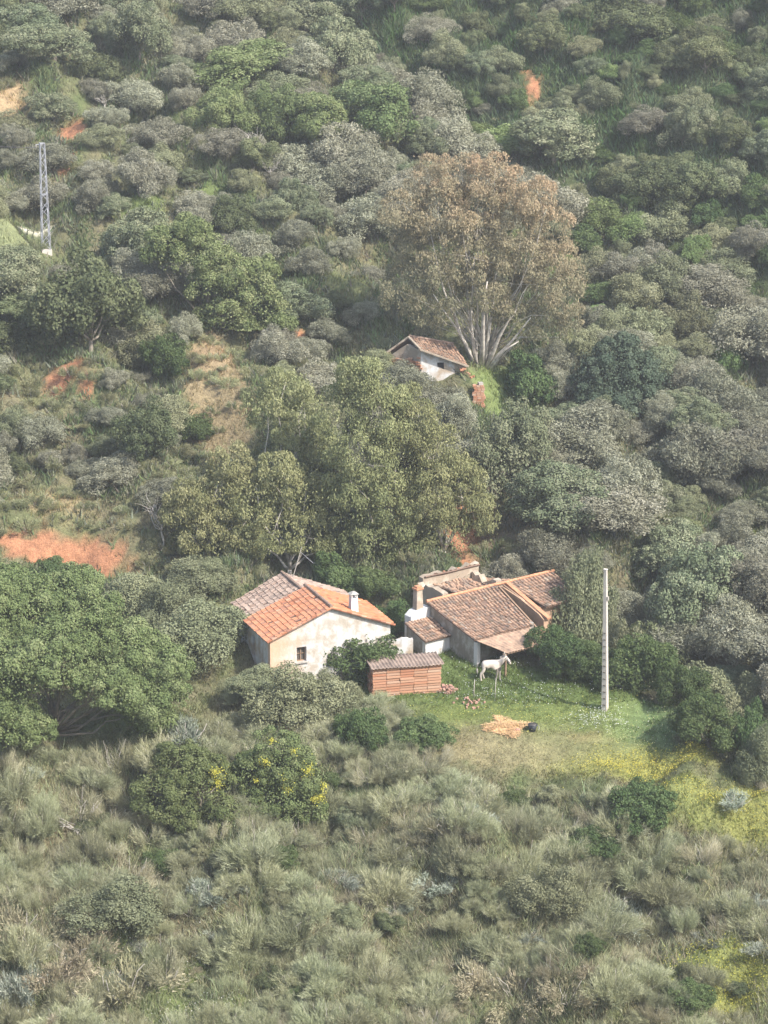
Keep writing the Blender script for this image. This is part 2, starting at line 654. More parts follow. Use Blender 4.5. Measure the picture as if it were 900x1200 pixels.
def proto(kind, nvar, R0, H0, mt, tmt='bark', **kw):
    PROTO[kind] = []
    for i in range(nvar):
        g = np.random.default_rng(abs(sum(map(ord, kind))) * 31 + i)
        lob = dome_lobes(R0, H0, g, kw.get('n', 6), kw.get('spread', .55), kw.get('lr', (.42, .6)), kw.get('zlo', .45))
        k2 = {k: v for k, v in kw.items() if k not in ('n', 'spread', 'lr', 'zlo')}
        crown, trunk = make_tree_meshes(kind, lob, g, M[mt], M[tmt], **k2)
        co_ = np.empty(len(crown.vertices) * 3, np.float32)
        crown.vertices.foreach_get('co', co_)
        co_ = co_.reshape(-1, 3)
        rad = np.percentile(np.abs(co_[:, 0]), 98)
        hh = np.percentile(co_[:, 2], 99)
        PROTO[kind].append((crown, trunk, float(rad), float(hh)))


proto('olive', 9, 2.0, 3.3, 'olive', n=7, nclump=210, cr=.31, nleaf=22000, L=.14, W=.058, tr=.10, multi=2, fuzz=.85, twigs=6, low=-.6, zlo=.4)
proto('greybush', 4, 2.0, 2.8, 'greybush', n=6, nclump=200, cr=.30, nleaf=20000, L=.12, W=.07, tr=.07, low=-.7, zlo=.35, fuzz=.6)
proto('holm', 5, 2.0, 3.2, 'holm', n=6, nclump=160, cr=.29, nleaf=19000, L=.12, W=.085, tr=.10, low=-.6, zlo=.4)
proto('oak', 4, 2.4, 3.6, 'oak', n=7, nclump=170, cr=.31, nleaf=24000, L=.13, W=.085, tr=.12, low=-.5, zlo=.42)
proto('paleoak', 4, 2.4, 3.6, 'paleoak', n=7, nclump=170, cr=.31, nleaf=24000, L=.13, W=.085, tr=.12, low=-.5, zlo=.42)
proto('bush', 4, 1.6, 1.8, 'bush', n=6, nclump=160, cr=.22, nleaf=17000, L=.11, W=.075, tr=.06, low=-.8, zlo=.35, fuzz=.8)
proto('tallbush', 4, 2.0, 2.8, 'bush', n=9, spread=.6, lr=(.32, .5), nclump=230, cr=.24, nleaf=24000, L=.12, W=.08, tr=.07, low=-.8, zlo=.42, fuzz=.9)
proto('fresh', 3, 1.6, 2.2, 'fresh', n=6, nclump=110, cr=.28, nleaf=9000, L=.13, W=.07, tr=.06, low=-.7, zlo=.4, fuzz=.8)


def stems_mesh(name, g, mt, R0, H0, nst, per, width, curve=.5, lenf=.3, spread=1.0, zmin=0.1):
    """a broom: fans of fine upright stems, several bunches from one foot"""
    nb = max(5, nst // 28)
    ba = g.uniform(0, 2 * math.pi, nb)
    br = np.sqrt(g.uniform(0, 1, nb))
    bdir = np.stack([np.cos(ba) * br, np.sin(ba) * br], 1)
    bi = g.integers(0, nb, nst)
    sd = bdir[bi] + g.normal(size=(nst, 2)) * .22
    hh = H0 * g.uniform(.55, 1.15, nb)[bi] * g.uniform(.75, 1.05, nst) * (1 - .35 * np.clip(np.linalg.norm(sd, axis=1), 0, 1.2) ** 2)
    t = g.uniform(zmin, 1, (nst, per)) ** .75
    foot_ = bdir[bi] * R0 * .55 + g.normal(size=(nst, 2)) * .05
    sd = sd * .75 + g.normal(size=(nb, 2))[bi] * .16
    px = foot_[:, None, :] + sd[:, None, :] * R0 * spread * (t[..., None] ** (1 - curve * .4))
    z = hh[:, None] * t
    c = np.concatenate([px, z[..., None]], 2)
    t2 = t + .05
    c2 = np.concatenate([foot_[:, None, :] + sd[:, None, :] * R0 * spread * (t2[..., None] ** (1 - curve * .4)), (hh[:, None] * t2)[..., None]], 2)
    c = c.reshape(-1, 3)
    d = unit(unit((c2.reshape(-1, 3) - c)) + g.normal(size=c.shape) * .33)
    c = c + g.normal(size=c.shape) * .035
    m = len(c)
    s = unit(np.cross(d, g.normal(size=c.shape)))
    L = lenf * g.uniform(.5, 1.2, (m, 1)) * H0
    w = width * g.uniform(.6, 1.5, (m, 1))
    V = np.stack([c - s * w * .5, c + s * w * .5, c + d * L], 1).reshape(-1, 3)
    Fc = np.arange(3 * m).reshape(m, 3)
    rnd = (.5 * g.uniform(0, 1, nb)[bi][:, None] + .5 * g.uniform(0, 1, (nst, per))).ravel()
    return np_mesh(name, V, Fc, mt, rnd=rnd)


def shrub_proto(kind, nvar, mt, R0, H0, **kw):
    PROTO[kind] = []
    for i in range(nvar):
        g = np.random.default_rng(abs(sum(map(ord, kind))) * 17 + i)
        me = stems_mesh('stems', g, M[mt], R0, H0, **kw)
        mb = MB()
        for k in range(9):
            a = g.uniform(0, 6.28)
            e = np.array([math.cos(a) * R0 * g.uniform(.3, 1), math.sin(a) * R0 * g.uniform(.3, 1), H0 * g.uniform(.4, 1.0)])
            tube_np(mb, (0, 0, -.15), e, .018, .006, g, .12, 4, 4)
        PROTO[kind].append((me, mb.mesh('branches', M['deadwood'], True), R0, H0))


shrub_proto('broom', 7, 'broom', .95, 1.35, nst=620, per=15, width=.017, lenf=.22)
shrub_proto('drybroom', 4, 'drybroom', .9, 1.1, nst=240, per=9, width=.013, lenf=.34)
shrub_proto('silver', 3, 'silver', .6, .8, nst=190, per=12, width=.026, lenf=.18)
shrub_proto('heath', 4, 'heath', .75, .6, nst=330, per=9, width=.022, lenf=.22)
shrub_proto('scrub', 5, 'scrub', .8, .75, nst=300, per=9, width=.028, lenf=.22)

# ------------------------------------------------------------------ placement and labels
AUTO = []    # (obj, kind, px, py)
PARTNAME = {'broom': 'stems', 'drybroom': 'stems', 'silver': 'stems', 'heath': 'stems', 'scrub': 'stems'}
PLACED = []   # x, y, r for spacing
ONAME = dict(olive='olive_tree', greybush='grey_green_bush', holm='holm_oak', oak='oak_tree', paleoak='oak_tree', bush='leafy_bush',
             fresh='leafy_bush', tallbush='leafy_bush', broom='broom_bush', drybroom='dry_broom_bush', silver='silver_bush', heath='heath_bush', scrub='low_scrub_bush')


def place(kind, x, y, r, h, label=None, group=None, g=rng, cat=None, sink=0.0):
    v = PROTO[kind][g.integers(len(PROTO[kind]))]
    z = float(H(x, y)) - sink
    root = empty(ONAME[kind], (x, y, z), g.uniform(0, 6.28))
    sr, sz = r / v[2], h / v[3]
    q_ = g.uniform(.84, 1.2)
    root.scale = (sr * q_, sr / q_, sz)
    root.rotation_euler = (g.normal() * .07, g.normal() * .07, root.rotation_euler[2])
    obj(PARTNAME.get(kind, 'crown'), v[0], root)
    obj('branches' if kind in PARTNAME else 'trunk', v[1], root)
    px, py = proj((x, y, z + h * .55))
    c = cat or ('shrub' if kind in PARTNAME or 'bush' in ONAME[kind] else 'tree')
    root['category'] = c
    if label:
        root['label'] = label
        if group:
            root['group'] = group
    else:
        AUTO.append((root, kind, float(px), float(py)))
    PLACED.append((x, y, r))
    return root


def put(kind, px, base, w, top, label=None, group=None, cat=None, dy=0.0, depth=None):
    """a tree whose foot is seen at (px, base), w wide in the photo and reaching up to row top"""
    gp = G(px, base)
    s = scale_at(gp)
    r = w / 2 / s
    # the visible foot of a crown is its near side; step back by most of the radius
    x, y = gp[0], gp[1] + r * .55
    z = float(H(x, y))
    s = scale_at((x, y, z))
    x = (px - 450) / s
    _, pyb = proj((x, y, z))
    h = max(.6, (pyb - top) / (s * math.cos(PITCH)))
    h = max(h - r * .12, .6, r * .95)
    return place(kind, x, y, r, h, label, group, cat=cat)


# ------------------------------------------------------------------ ground colours
def patchpts(lst):
    out = []
    for px, py, rx, ry, colr, w in lst:
        p = G(px, py)
        out.append((p[0], p[1], rx, ry, np.array(colr), w))
    return out


RED = (.36, .175, .10)
GRN = (.115, .155, .055)
LGRN = (.155, .195, .075)
YEL = (.22, .225, .075)
TAN = (.25, .20, .12)
PATCH = patchpts([
    (20, 645, 2.0, .75, RED, 1.0), (75, 648, 2.2, .8, RED, 1.0), (128, 656, 1.5, .8, RED, .9), (540, 632, 1.3, 2.0, RED, 1.0), (535, 655, 1.2, 1.2, RED, .8),
    (85, 155, 1.2, 2.0, RED, 1.0), (75, 190, .9, 1.2, RED, .8), (75, 440, 1.6, 1.4, RED, .9), (105, 455, .8, 1.0, RED, .7),
    (622, 100, .6, 3.0, RED, .7), (352, 407, .8, .8, RED, .8), (8, 120, 1.5, 3.0, (.34, .25, .15), .9), (240, 430, 1.5, 4.0, TAN, 1.0), (265, 480, 2.0, 4.5, TAN, 1.0),
    (250, 410, 1.2, 2.0, (.36, .24, .15), .6), (105, 545, 1.0, 1.0, RED, .5), (60, 590, 3.5, 1.5, (.30, .24, .14), .8),
    (160, 240, 2.2, 2.4, LGRN, 1.2), (250, 235, 1.6, 1.6, LGRN, .9), (15, 283, 2.5, 1.3, (.19, .21, .11), 1.2), (40, 272, 1.5, .35, (.5, .48, .38), 1.3),
    (600, 470, 2.2, 4.5, LGRN, 1.5), (840, 550, 2.5, 1.5, GRN, 1.0), (885, 650, 2.0, 2.0, GRN, 1.0), (420, 330, 3.5, 1.5, (.16, .17, .08), .7),
    (500, 790, 5.0, 2.5, GRN, 1.4), (580, 805, 5.0, 1.6, GRN, 1.4), (670, 815, 3.2, 1.8, GRN, 1.3), (600, 835, 5.0, 1.6, (.15, .18, .06), 1.2), (690, 850, 3.0, 1.8, (.16, .20, .07), 1.2),
    (570, 870, 3.8, 1.5, (.24, .21, .12), 1.3), (640, 880, 3.5, 1.5, (.22, .20, .11), 1.1), (690, 870, 2.5, 1.3, (.19, .21, .09), 1.0), (685, 862, .9, .5, (.36, .22, .13), .8), (760, 905, 3.2, 1.0, YEL, 1.8), (730, 897, 2.2, .8, YEL, 1.5), (840, 935, 3.0, 1.0, YEL, 1.5),
    (885, 955, 1.5, 1.6, YEL, 1.5), (760, 850, 1.6, 2.4, (.14, .20, .09), 1.2), (780, 930, 4.0, 1.2, (.17, .20, .08), 1.0), (140, 855, 3.5, 1.2, LGRN, .9), (110, 875, 3.5, 1.0, TAN, .8),
    (150, 1150, 4.5, 1.2, LGRN, 1.2), (230, 1185, 3.0, .8, LGRN, 1.0), (860, 1165, 2.2, 1.5, YEL, 1.2), (820, 1130, 2.0, 1.2, LGRN, 1.2), (740, 1095, 1.5, .8, LGRN, .8), (420, 960, 1.5, 1.8, (.13, .2, .08), .9),
    (270, 950, 1.6, .8, GRN, .8), (60, 950, 4, 1.5, TAN, .8), (380, 1080, 3, 1.2, TAN, .5), (600, 600, 2.0, 5.0, (.21, .17, .11), 1.2), (650, 300, 3.0, 3.0, GRN, .8), (700, 330, 3.0, 2.5, GRN, .7)])

_wr = np.random.default_rng(11)
GW = [(_wr.uniform(0, 6.28), _wr.uniform(0, 6.28), s) for s in (14, 8, 5, 3.1, 2, 1.3, .9)]


def fbm(X, Y, k=0.0):
    o = 0
    for th, ph, s in GW:
        o = o + np.sin((X * math.cos(th + k) + Y * math.sin(th + k)) * 6.283 / s + ph + 1.5 * np.sin((Y - X * .4) / s + ph + k))
    return o / 4


def gcol(X, Y):
    X = np.asarray(X, float)
    Y = np.asarray(Y, float)
    a = np.clip(.5 + .5 * fbm(X, Y), 0, 1)[..., None]
    base = np.array((.17, .15, .095)) * (1 - a) + np.array((.10, .125, .055)) * a
    jx = X + .55 * fbm(X * 2.1, Y * 2.1, 1.0)
    jy = Y + .55 * fbm(X * 2.3, Y * 1.9, 2.0)
    acc = np.zeros_like(X)[..., None]
    cs = np.zeros(X.shape + (3,))
    for x, y, rx, ry, c, w in PATCH:
        e = ((jx - x) / rx) ** 2 + ((jy - y) / ry) ** 2
        k = (w * np.exp(-e * 1.1))[..., None]
        acc = acc + k
        cs = cs + k * c
    f = np.clip((acc - .22) / .45, 0, 1)
    f = f * f * (3 - 2 * f)
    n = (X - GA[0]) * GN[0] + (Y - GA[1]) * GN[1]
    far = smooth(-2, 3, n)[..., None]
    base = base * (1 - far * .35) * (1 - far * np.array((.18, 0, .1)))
    return base * (1 - f) + cs / (acc + 1e-6) * f


# the ground: one sheet, fine where it is seen, coarse out to the horizon
def axis(lo, hi, flo, fhi, fine, coarse):
    a = list(np.arange(flo, fhi + 1e-6, fine))
    x = flo
    st_ = fine
    while x > lo:
        st_ = min(st_ * 1.25, coarse)
        x -= st_
        a.insert(0, x)
    x = fhi
    st_ = fine
    while x < hi:
        st_ = min(st_ * 1.25, coarse)
        x += st_
        a.append(x)
    return np.array(a)


ax_ = axis(-420, 420, -44, 44, .35, 18)
ay_ = axis(-60, 900, 98, 232, .35, 18)
GX, GY = np.meshgrid(ax_, ay_)
GZ = H(GX, GY)
rough = .06 * fbm(GX * 1.9, GY * 1.9, .7) + .03 * fbm(GX * 5, GY * 5, 1.7)
GZ = GZ + rough
nx, ny = len(ax_), len(ay_)
idx = np.arange(nx * ny).reshape(ny, nx)
Fq = np.stack([idx[:-1, :-1], idx[:-1, 1:], idx[1:, 1:], idx[1:, :-1]], -1).reshape(-1, 4)
Vg = np.stack([GX, GY, GZ], -1).reshape(-1, 3)
me = np_mesh('ground', Vg, Fq, M['ground'], col=gcol(GX.ravel(), GY.ravel()), smooth_=True)
tag(obj('ground', me), None, None, kind='structure')

#@@BUILDINGS
# ------------------------------------------------------------------ roofs and walls


def lerp(a, b, t):
    return a + (b - a) * t


def tile_roof(name, e0, e1, r0, r1, mt, parent, tw=.21, tl=.34, jit=1.0, miss=.01, r=.085, thick=.07, sag=.0, over=0, edge='under'):
    """barrel tiles on the slope e0-e1 (eave) to r0-r1 (ridge); coordinates local to parent"""
    e0, e1, r0, r1 = [np.asarray(p, float) for p in (e0, e1, r0, r1)]
    nU = max(2, int(round(max(np.linalg.norm(e1 - e0), np.linalg.norm(r1 - r0)) / tw)))
    nV = max(2, int(round(np.linalg.norm(r0 - e0) / tl)))
    nrm = np.cross(e1 - e0, r0 - e0)
    nrm /= np.linalg.norm(nrm)
    if nrm[2] < 0:
        nrm = -nrm

    def S(u, v):
        p = lerp(lerp(e0, e1, u), lerp(r0, r1, u), v)
        return p - nrm * sag * (math.sin(math.pi * v) * math.sin(math.pi * u) + .35 * math.sin(u * 9 + v * 3) * .5)
    mb = MB()
    K = 5
    for i in range(nU):
        for j in range(nV):
            if random.random() < miss:
                continue
            u = (i + .5) / nU
            ua = u + random.gauss(0, .05 * jit) / nU
            ub = u + random.gauss(0, .05 * jit) / nU
            v0 = (j - .06) / nV + random.gauss(0, .03 * jit) / nV
            v1 = (j + 1.0) / nV
            a = S(ua, v0)
            b = S(ub, v1)
            ax = b - a
            ax /= np.linalg.norm(ax)
            sd = np.cross(ax, nrm)
            lift0 = .035 + random.gauss(0, .006 * jit)
            base = len(mb.v)
            for (p, rr, lf) in ((a, r * 1.1, lift0), (b, r * .85, 0.0)):
                for k in range(K):
                    t = math.pi * k / (K - 1)
                    q = p + sd * math.cos(t) * rr + nrm * (math.sin(t) * rr * .8 + lf)
                    mb.v.append(tuple(q))
            rv = min(1, max(0, random.gauss(.5, .19)))
            for k in range(K - 1):
                mb.f.append((base + k, base + k + 1, base + K + k + 1, base + K + k))
                mb.r.append(rv)
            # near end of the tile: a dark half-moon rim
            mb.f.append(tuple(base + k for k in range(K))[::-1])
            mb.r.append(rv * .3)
    o = mb.build('tiles', mt, parent)
    # the bed under the tiles (channel tiles and boards)
    sb = MB()
    m = 12
    for i in range(m):
        for j in range(6):
            q = [S(i / m, j / 6), S((i + 1) / m, j / 6), S((i + 1) / m, (j + 1) / 6), S(i / m, (j + 1) / 6)]
            sb.hexa([p - nrm * thick for p in q] + [p + nrm * .004 for p in q])
    sb.build('roof_deck', M[edge], o)
    o.name = name
    return o


def wall(mb, a, b, t, z0, top, openings=()):
    """wall from a to b (xy), thickness t to the left of a->b; top: list of (u, z); openings (u0,u1,z0,z1)"""
    a = np.array(a, float)
    b = np.array(b, float)
    L = np.linalg.norm(b - a)
    d = (b - a) / L
    n = np.array([-d[1], d[0]]) * t
    tu = [p[0] for p in top]
    tz = [p[1] for p in top]
    us = sorted(set([0, L] + [u for u in tu if 0 < u < L] + [x for o in openings for x in o[:2]]))

    def seg(u0, u1, za0, za1, zb0, zb1):
        p0 = a + d * u0
        p1 = a + d * u1
        mb.hexa([(p0[0], p0[1], za0), (p1[0], p1[1], zb0), (p1[0] + n[0], p1[1] + n[1], zb0), (p0[0] + n[0], p0[1] + n[1], za0),
                 (p0[0], p0[1], za1), (p1[0], p1[1], zb1), (p1[0] + n[0], p1[1] + n[1], zb1), (p0[0] + n[0], p0[1] + n[1], za1)])
    for u0, u1 in zip(us[:-1], us[1:]):
        ta, tb = np.interp([u0, u1], tu, tz)
        op = [o for o in openings if o[0] <= u0 + 1e-6 and o[1] >= u1 - 1e-6]
        if op:
            seg(u0, u1, z0, op[0][2], z0, op[0][2])
            seg(u0, u1, op[0][3], ta, op[0][3], tb)
        else:
            seg(u0, u1, z0, ta, z0, tb)


def ragged(L, z, amp, n=14, seed=1):
    r_ = random.Random(seed)
    return [(L * i / n, z + r_.uniform(-amp, amp)) for i in range(n + 1)]


def window(parent, c, d, w, h, rz, depth=.16, bars=True):
    """frame and pane set back in an opening; c local centre"""
    mb = MB()
    ca, sa = math.cos(rz), math.sin(rz)

    def q(x, z, dx, dz):
        mb.box((c[0] + x * ca, c[1] + x * sa, c[2] + z), (dx, .05, dz), rz)
    q(-w / 2 + .03, 0, .06, h)
    q(w / 2 - .03, 0, .06, h)
    q(0, h / 2 - .03, w - .12, .06)
    q(0, -h / 2 + .03, w - .12, .06)
    q(0, 0, .045, h - .12)
    if bars:
        q(-w / 4, 0, w / 2 - .1, .035)
        q(w / 4, 0, w / 2 - .1, .035)
    f = mb.build('window', M['wood'], parent)
    p = MB()
    p.box((c[0] - sa * .05, c[1] + ca * .05, c[2]), (w - .02, .02, h - .02), rz)
    p.build('pane', M['glass'], f)
    return f


# ---- house 1: gabled, the end wall facing the camera
TH1 = R(22.5)
g1 = G(317, 798)
W1, EH, AP, DP = 7.1, 2.30, 3.72, 3.8
zb = -.38
h1 = empty('gabled_house', g1, TH1)
tag(h1, 'whitewashed cottage with orange clay tile roof and peeling gable wall', 'house')
mb = MB()
wall(mb, (0, 0), (W1, 0), .4, -1.2, [(0, EH), (W1 / 2, AP), (W1, EH)], [(1.55, 2.12, .85, 1.72)])
mb.build('gable_wall', M['gable'], h1)
mb = MB()
wall(mb, (0, DP), (0, .4), .4, -1.2, [(0, EH), (DP - .4, EH)], [(.95, 1.35, .45, 1.75)])
mb.build('side_wall', M['white'], h1)
mb = MB()
wall(mb, (W1, .4), (W1, DP + 3.6), .4, -1.2, [(0, EH), (DP - .45, EH), (DP - .4, EH + zb - .35), (20, EH + zb - .35)])
wall(mb, (W1 - .4, DP + 3.6), (1.2, DP + 3.6), .4, -1.2, [(0, EH - .2), (W1 / 2 - .4, AP - .68), (W1 - 1.6, EH - .4)])
wall(mb, (.75, DP + 3.6), (.75, DP + .01), .4, -1.2, [(0, EH - .25), (9, EH - .25)])
mb.build('back_wall', M['white'], h1)
window(h1, (1.835, .22, 1.285), None, .57, .87, 0)
window(h1, (.2, DP - 1.15, 1.1), None, .4, 1.3, R(-90), bars=False)
mb = MB()
mb.box((1.835, -.04, .83), (.72, .16, .05))
mb.build('window_sill', M['stone'], h1)
ov = .22
sl = (AP - EH) / (W1 / 2)
# roofs: left slope, right slope; ridge along local y
rtl = tile_roof('left_roof', (-ov, -.12, EH - ov * sl + .1), (-ov, DP, EH - ov * sl + .1), (W1 / 2, -.12, AP + .1), (W1 / 2, DP, AP + .1), M['midtile'], h1, sag=.05, tw=.185, tl=.30, r=.068)
rtr = tile_roof('right_roof', (W1 + ov, -.12, EH - ov * sl + .1), (W1 + ov, DP + .4, EH - ov * sl + .1), (W1 / 2, -.12, AP + .1), (W1 / 2, DP + .4, AP + .1), M['newtile'], h1, sag=.05, tw=.185, tl=.30, r=.068)
BD = 3.9
zb = -.38
tile_roof('old_left_roof', (.45, DP, EH + zb + .06), (.45, DP + BD, EH + zb + .06), (W1 / 2, DP, AP + zb + .06), (W1 / 2, DP + BD, AP + zb + .06), M['greytile'], h1, jit=1.8, sag=.10, tw=.19, tl=.31, r=.068)
tile_roof('old_right_roof', (W1 + ov, DP + .45, EH + zb - .05), (W1 + ov, DP + BD, EH + zb - .05), (W1 / 2, DP + .02, AP + zb + .06), (W1 / 2, DP + BD, AP + zb + .06), M['greytile'], h1, jit=1.8, sag=.08, tw=.19, tl=.31, r=.068)
# a little mono gable closing the step between the roofs
mb = MB()
wall(mb, (W1 - .4, DP + .12), (.4, DP + .12), .1, EH - .6, [(0, EH - .2), (W1 / 2 - .4, AP - .14), (W1 - .8, EH - .2)])
mb.build('step_wall', M['white'], h1)


def ridge(parent, a, b, mt, rad=.11, n=None, name='ridge'):
    a = Vector(a)
    b = Vector(b)
    L = (b - a).length
    n = n or int(L / .36)
    mb = MB()
    for i in range(n):
        p = a.lerp(b, i / n)
        q = a.lerp(b, (i + 1.08) / n)
        mb.tube([p + Vector((random.gauss(0, .008), 0, random.gauss(0, .008))), q], [rad, rad * .85], 7)
    return mb.build(name, mt, parent)


ridge(h1, (W1 / 2, -.14, AP + .17), (W1 / 2, DP + .1, AP + .17), M['ridgetile'], .10)
ridge(h1, (W1 / 2, DP + .1, AP + zb + .13), (W1 / 2, DP + BD, AP + zb + .13), M['ridgetile'], .10)
# mortar line of pale verge tiles along the gable
mb = MB()
for s_ in (0, 1):
    for i in range(13):
        t0, t1 = i / 13, (i + 1.05) / 13
        x0 = lerp(-ov, W1 / 2, t0) if s_ == 0 else lerp(W1 + ov, W1 / 2, t0)
        x1 = lerp(-ov, W1 / 2, t1) if s_ == 0 else lerp(W1 + ov, W1 / 2, t1)
        za = lerp(EH - ov * sl, AP, t0) + .10
        zb_ = lerp(EH - ov * sl, AP, t1) + .10
        mb.tube([(x0, -.16, za), (x1, -.16, zb_ - .02)], [.075, .06], 6)
mb.build('verge_tiles', M['midtile'], h1)
# chimney
cx, cy = 5.15, .62
cz = AP - (cx - W1 / 2) * sl
mb = MB()
mb.hexa([(cx - .24, cy - .22, cz - .15), (cx + .24, cy - .22, cz - .2), (cx + .24, cy + .22, cz - .2), (cx - .24, cy + .22, cz - .15),
         (cx - .19, cy - .18, cz + .86), (cx + .19, cy - .18, cz + .86), (cx + .19, cy + .18, cz + .86), (cx - .19, cy + .18, cz + .86)])
for a_ in ((-.15, -.14), (.15, -.14), (.15, .14), (-.15, .14)):
    mb.box((cx + a_[0], cy + a_[1], cz + .98), (.07, .07, .24))
ch = mb.build('chimney', M['whiteclean'], h1)
mb = MB()
mb.hexa([(cx - .25, cy - .24, cz + 1.10), (cx + .25, cy - .24, cz + 1.10), (cx + .25, cy + .24, cz + 1.10), (cx - .25, cy + .24, cz + 1.10),
         (cx - .05, cy - .05, cz + 1.24), (cx + .05, cy - .05, cz + 1.24), (cx + .05, cy + .05, cz + 1.24), (cx - .05, cy + .05, cz + 1.24)])
mb.build('chimney_cap', M['stone'], ch)

# thin antenna mast behind the ridge (two struts)
an = empty('antenna_mast', h1.matrix_world @ Vector((0, 0, 0)))
p0 = Matrix.Translation(Vector(g1)) @ Matrix.Rotation(TH1, 4, 'Z') @ Vector((W1 / 2 + .5, DP + 3.5, AP - .6))
an.location = p0
mb = MB()
mb.tube([(0, 0, 0), (.55, 0, 1.9)], [.025, .02], 6)
mb.build('pole', M['deadwood'], an)
mb = MB()
mb.tube([(.50, 0, 1.6), (1.2, .1, .9)], [.012, .012], 5)
mb.build('stay_wire', M['steel'], an)
tag(an, 'thin leaning mast with a stay behind the older tiled ridge', 'mast')

# low whitewashed wall between the two houses
ga, gb = G(452, 776), G(484, 775)
lw = empty('garden_wall', ga)
dv = gb - ga
mb = MB()
ww = math.hypot(dv[0], dv[1])
wall(mb, (0, 0), (dv[0], dv[1]), .35, -.8, ragged(ww, 1.28, .07, 10, 4))
mb.build('wall_face', M['white'], lw)
tag(lw, 'low peeling white wall joining the two cottages', 'wall')

# ---- house 2: low barn with one long mossy slope, porch and collapsed bay
TH2 = R(36)
g2 = G(555, 779)
h2 = empty('ruined_farmhouse', g2, TH2)
tag(h2, 'half ruined farmhouse with long mossy tile slope and collapsed bay', 'house')
E2, D2, R2 = 1.62, 4.1, 2.52
mb = MB()
wall(mb, (0, D2), (0, 0), .38, -1, [(0, R2), (D2, E2)])
mb.build('side_wall', M['greywall'], h2)
mb = MB()
wall(mb, (.38, 0), (4.3, 0), .35, -1, [(0, E2), (5, E2)], [(1.3, 2.2, -.9, 1.35)])
mb.build('front_wall', M['greywall'], h2)
mb = MB()
wall(mb, (.38, D2), (9.0, D2), .4, -1, [(0, R2 - .02), (9, R2 - .02)])
mb.build('spine_wall', M['ruin'], h2)
mb = MB()
wall(mb, (5.55, 0.2), (5.55, D2), .35, -1, [(0, 1.5), (.5, 1.75), (2.2, 2.2), (D2, 2.5)])
wall(mb, (8.8, 1.2), (8.8, D2), .35, -1, [(0, 1.7), (D2, 2.4)])
wall(mb, (5.9, 1.5), (8.7, 1.5), .35, -1, [(0, 1.75), (3, 1.8)], [(1.0, 1.7, -.5, 1.2)])
mb.build('inner_wall', M['adobe'], h2)
mb = MB()
wall(mb, (4.3, .3), (5.5, .3), .35, -1, ragged(1.2, .9, .2, 5, 9))
mb.build('broken_wall', M['adobe'], h2)
mb = MB()
mb.box((4.9, 2.2, .03), (1.2, 3.4, .06))
mb.build('fallen_floor', M['adobe'], h2)
tile_roof('main_roof', (-.18, -.28, E2 - .02), (4.0, -.28, E2 - .02), (-.18, D2, R2 + .06), (4.75, D2, R2 + .06), M['oldtile'], h2, jit=2.2, miss=.03, sag=.16, tw=.24, r=.078)
tile_roof('far_roof', (6.1, 1.1, 1.86), (9.0, 1.1, 1.86), (5.6, D2, R2 + .07), (9.1, D2, R2 + .07), M['oldtile'], h2, jit=2.2, miss=.03, sag=.10, tw=.26)
ridge(h2, (-.2, D2 + .05, R2 + .12), (9.15, D2 + .05, R2 + .14), M['orangetile'], .095)
# rafters over the collapsed bay
mb = MB()
for x0, x1, z1 in ((4.55, 4.35, -.25), (5.0, 4.7, -.5), (5.35, 5.35, .02)):
    mb.bar((x0, D2, R2 - .02), (x1, .2, E2 + z1), .10, .12)
mb.build('rafters', M['wood'], h2)
mb = MB()
mb.bar((5.42, .0, 1.62), (5.62, D2, 2.62), .28, .10)
mb.build('wall_coping', M['orangetile'], h2)
# collapsed back rooms
mb = MB()
wall(mb, (1.7, 7.0), (5.8, 7.0), .4, -1, ragged(4.1, 2.95, .16, 12, 3))
wall(mb, (1.7, D2 + .5), (1.7, 7.0), .4, -1, ragged(2.6, 2.6, .2, 8, 5))
wall(mb, (5.6, D2 + .5), (5.6, 6.9), .4, -1, ragged(2.6, 2.5, .3, 8, 6))
mb.build('back_ruin_wall', M['ruin'], h2)
tile_roof('fallen_back_roof', (5.9, 6.9, 2.15), (2.4, 6.9, 2.35), (6.9, D2 + .42, R2 - .1), (2.2, D2 + .42, R2 - .05), M['oldtile'], h2, jit=4, miss=.12, sag=.3, tw=.3)
tile_roof('back_wall_tiles', (5.8, 7.25, 2.78), (1.8, 7.25, 2.78), (5.8, 6.9, 2.99), (1.8, 6.9, 2.99), M['midtile'], h2, jit=4, miss=.25, sag=.05, tw=.3)
# chimney block with white shoulder
mb = MB()
wall(mb, (-1.40, 4.0), (-.02, 4.0), .6, -1, [(0, 1.95), (.3, 2.2), (.75, 2.3), (1.4, 2.3)])
mb.build('chimney_breast', M['whiteclean'], h2)
mb = MB()
mb.hexa([(-.92, 4.1, 2.1), (-.44, 4.1, 2.1), (-.44, 4.5, 2.1), (-.92, 4.5, 2.1), (-.88, 4.13, 3.42), (-.50, 4.13, 3.42), (-.50, 4.47, 3.42), (-.88, 4.47, 3.42)])
c2 = mb.build('chimney', M['ruin'], h2)
mb = MB()
mb.box((-.69, 4.3, 3.47), (.5, .46, .09))
mb.box((-.69, 4.3, 3.57), (.34, .3, .10))
mb.build('chimney_cap', M['orangetile'], c2)
# small annex
mb = MB()
wall(mb, (-1.72, 2.2), (-.02, 2.2), .3, -1, [(0, 1.15), (2, 1.15)])
mb.build('annex_front', M['whiteclean'], h2)
mb = MB()
wall(mb, (-1.72, 3.98), (-1.72, 2.5), .3, -1, [(0, 1.65), (1.5, 1.17)])
mb.build('annex_side', M['greywall'], h2)
tile_roof('annex_roof', (-1.85, 2.02, 1.15), (-.02, 2.02, 1.15), (-1.85, 3.98, 1.72), (-.02, 3.98, 1.72), M['oldtile'], h2, jit=2.2, sag=.05)
# porch: corrugated sheet on posts, white end wall


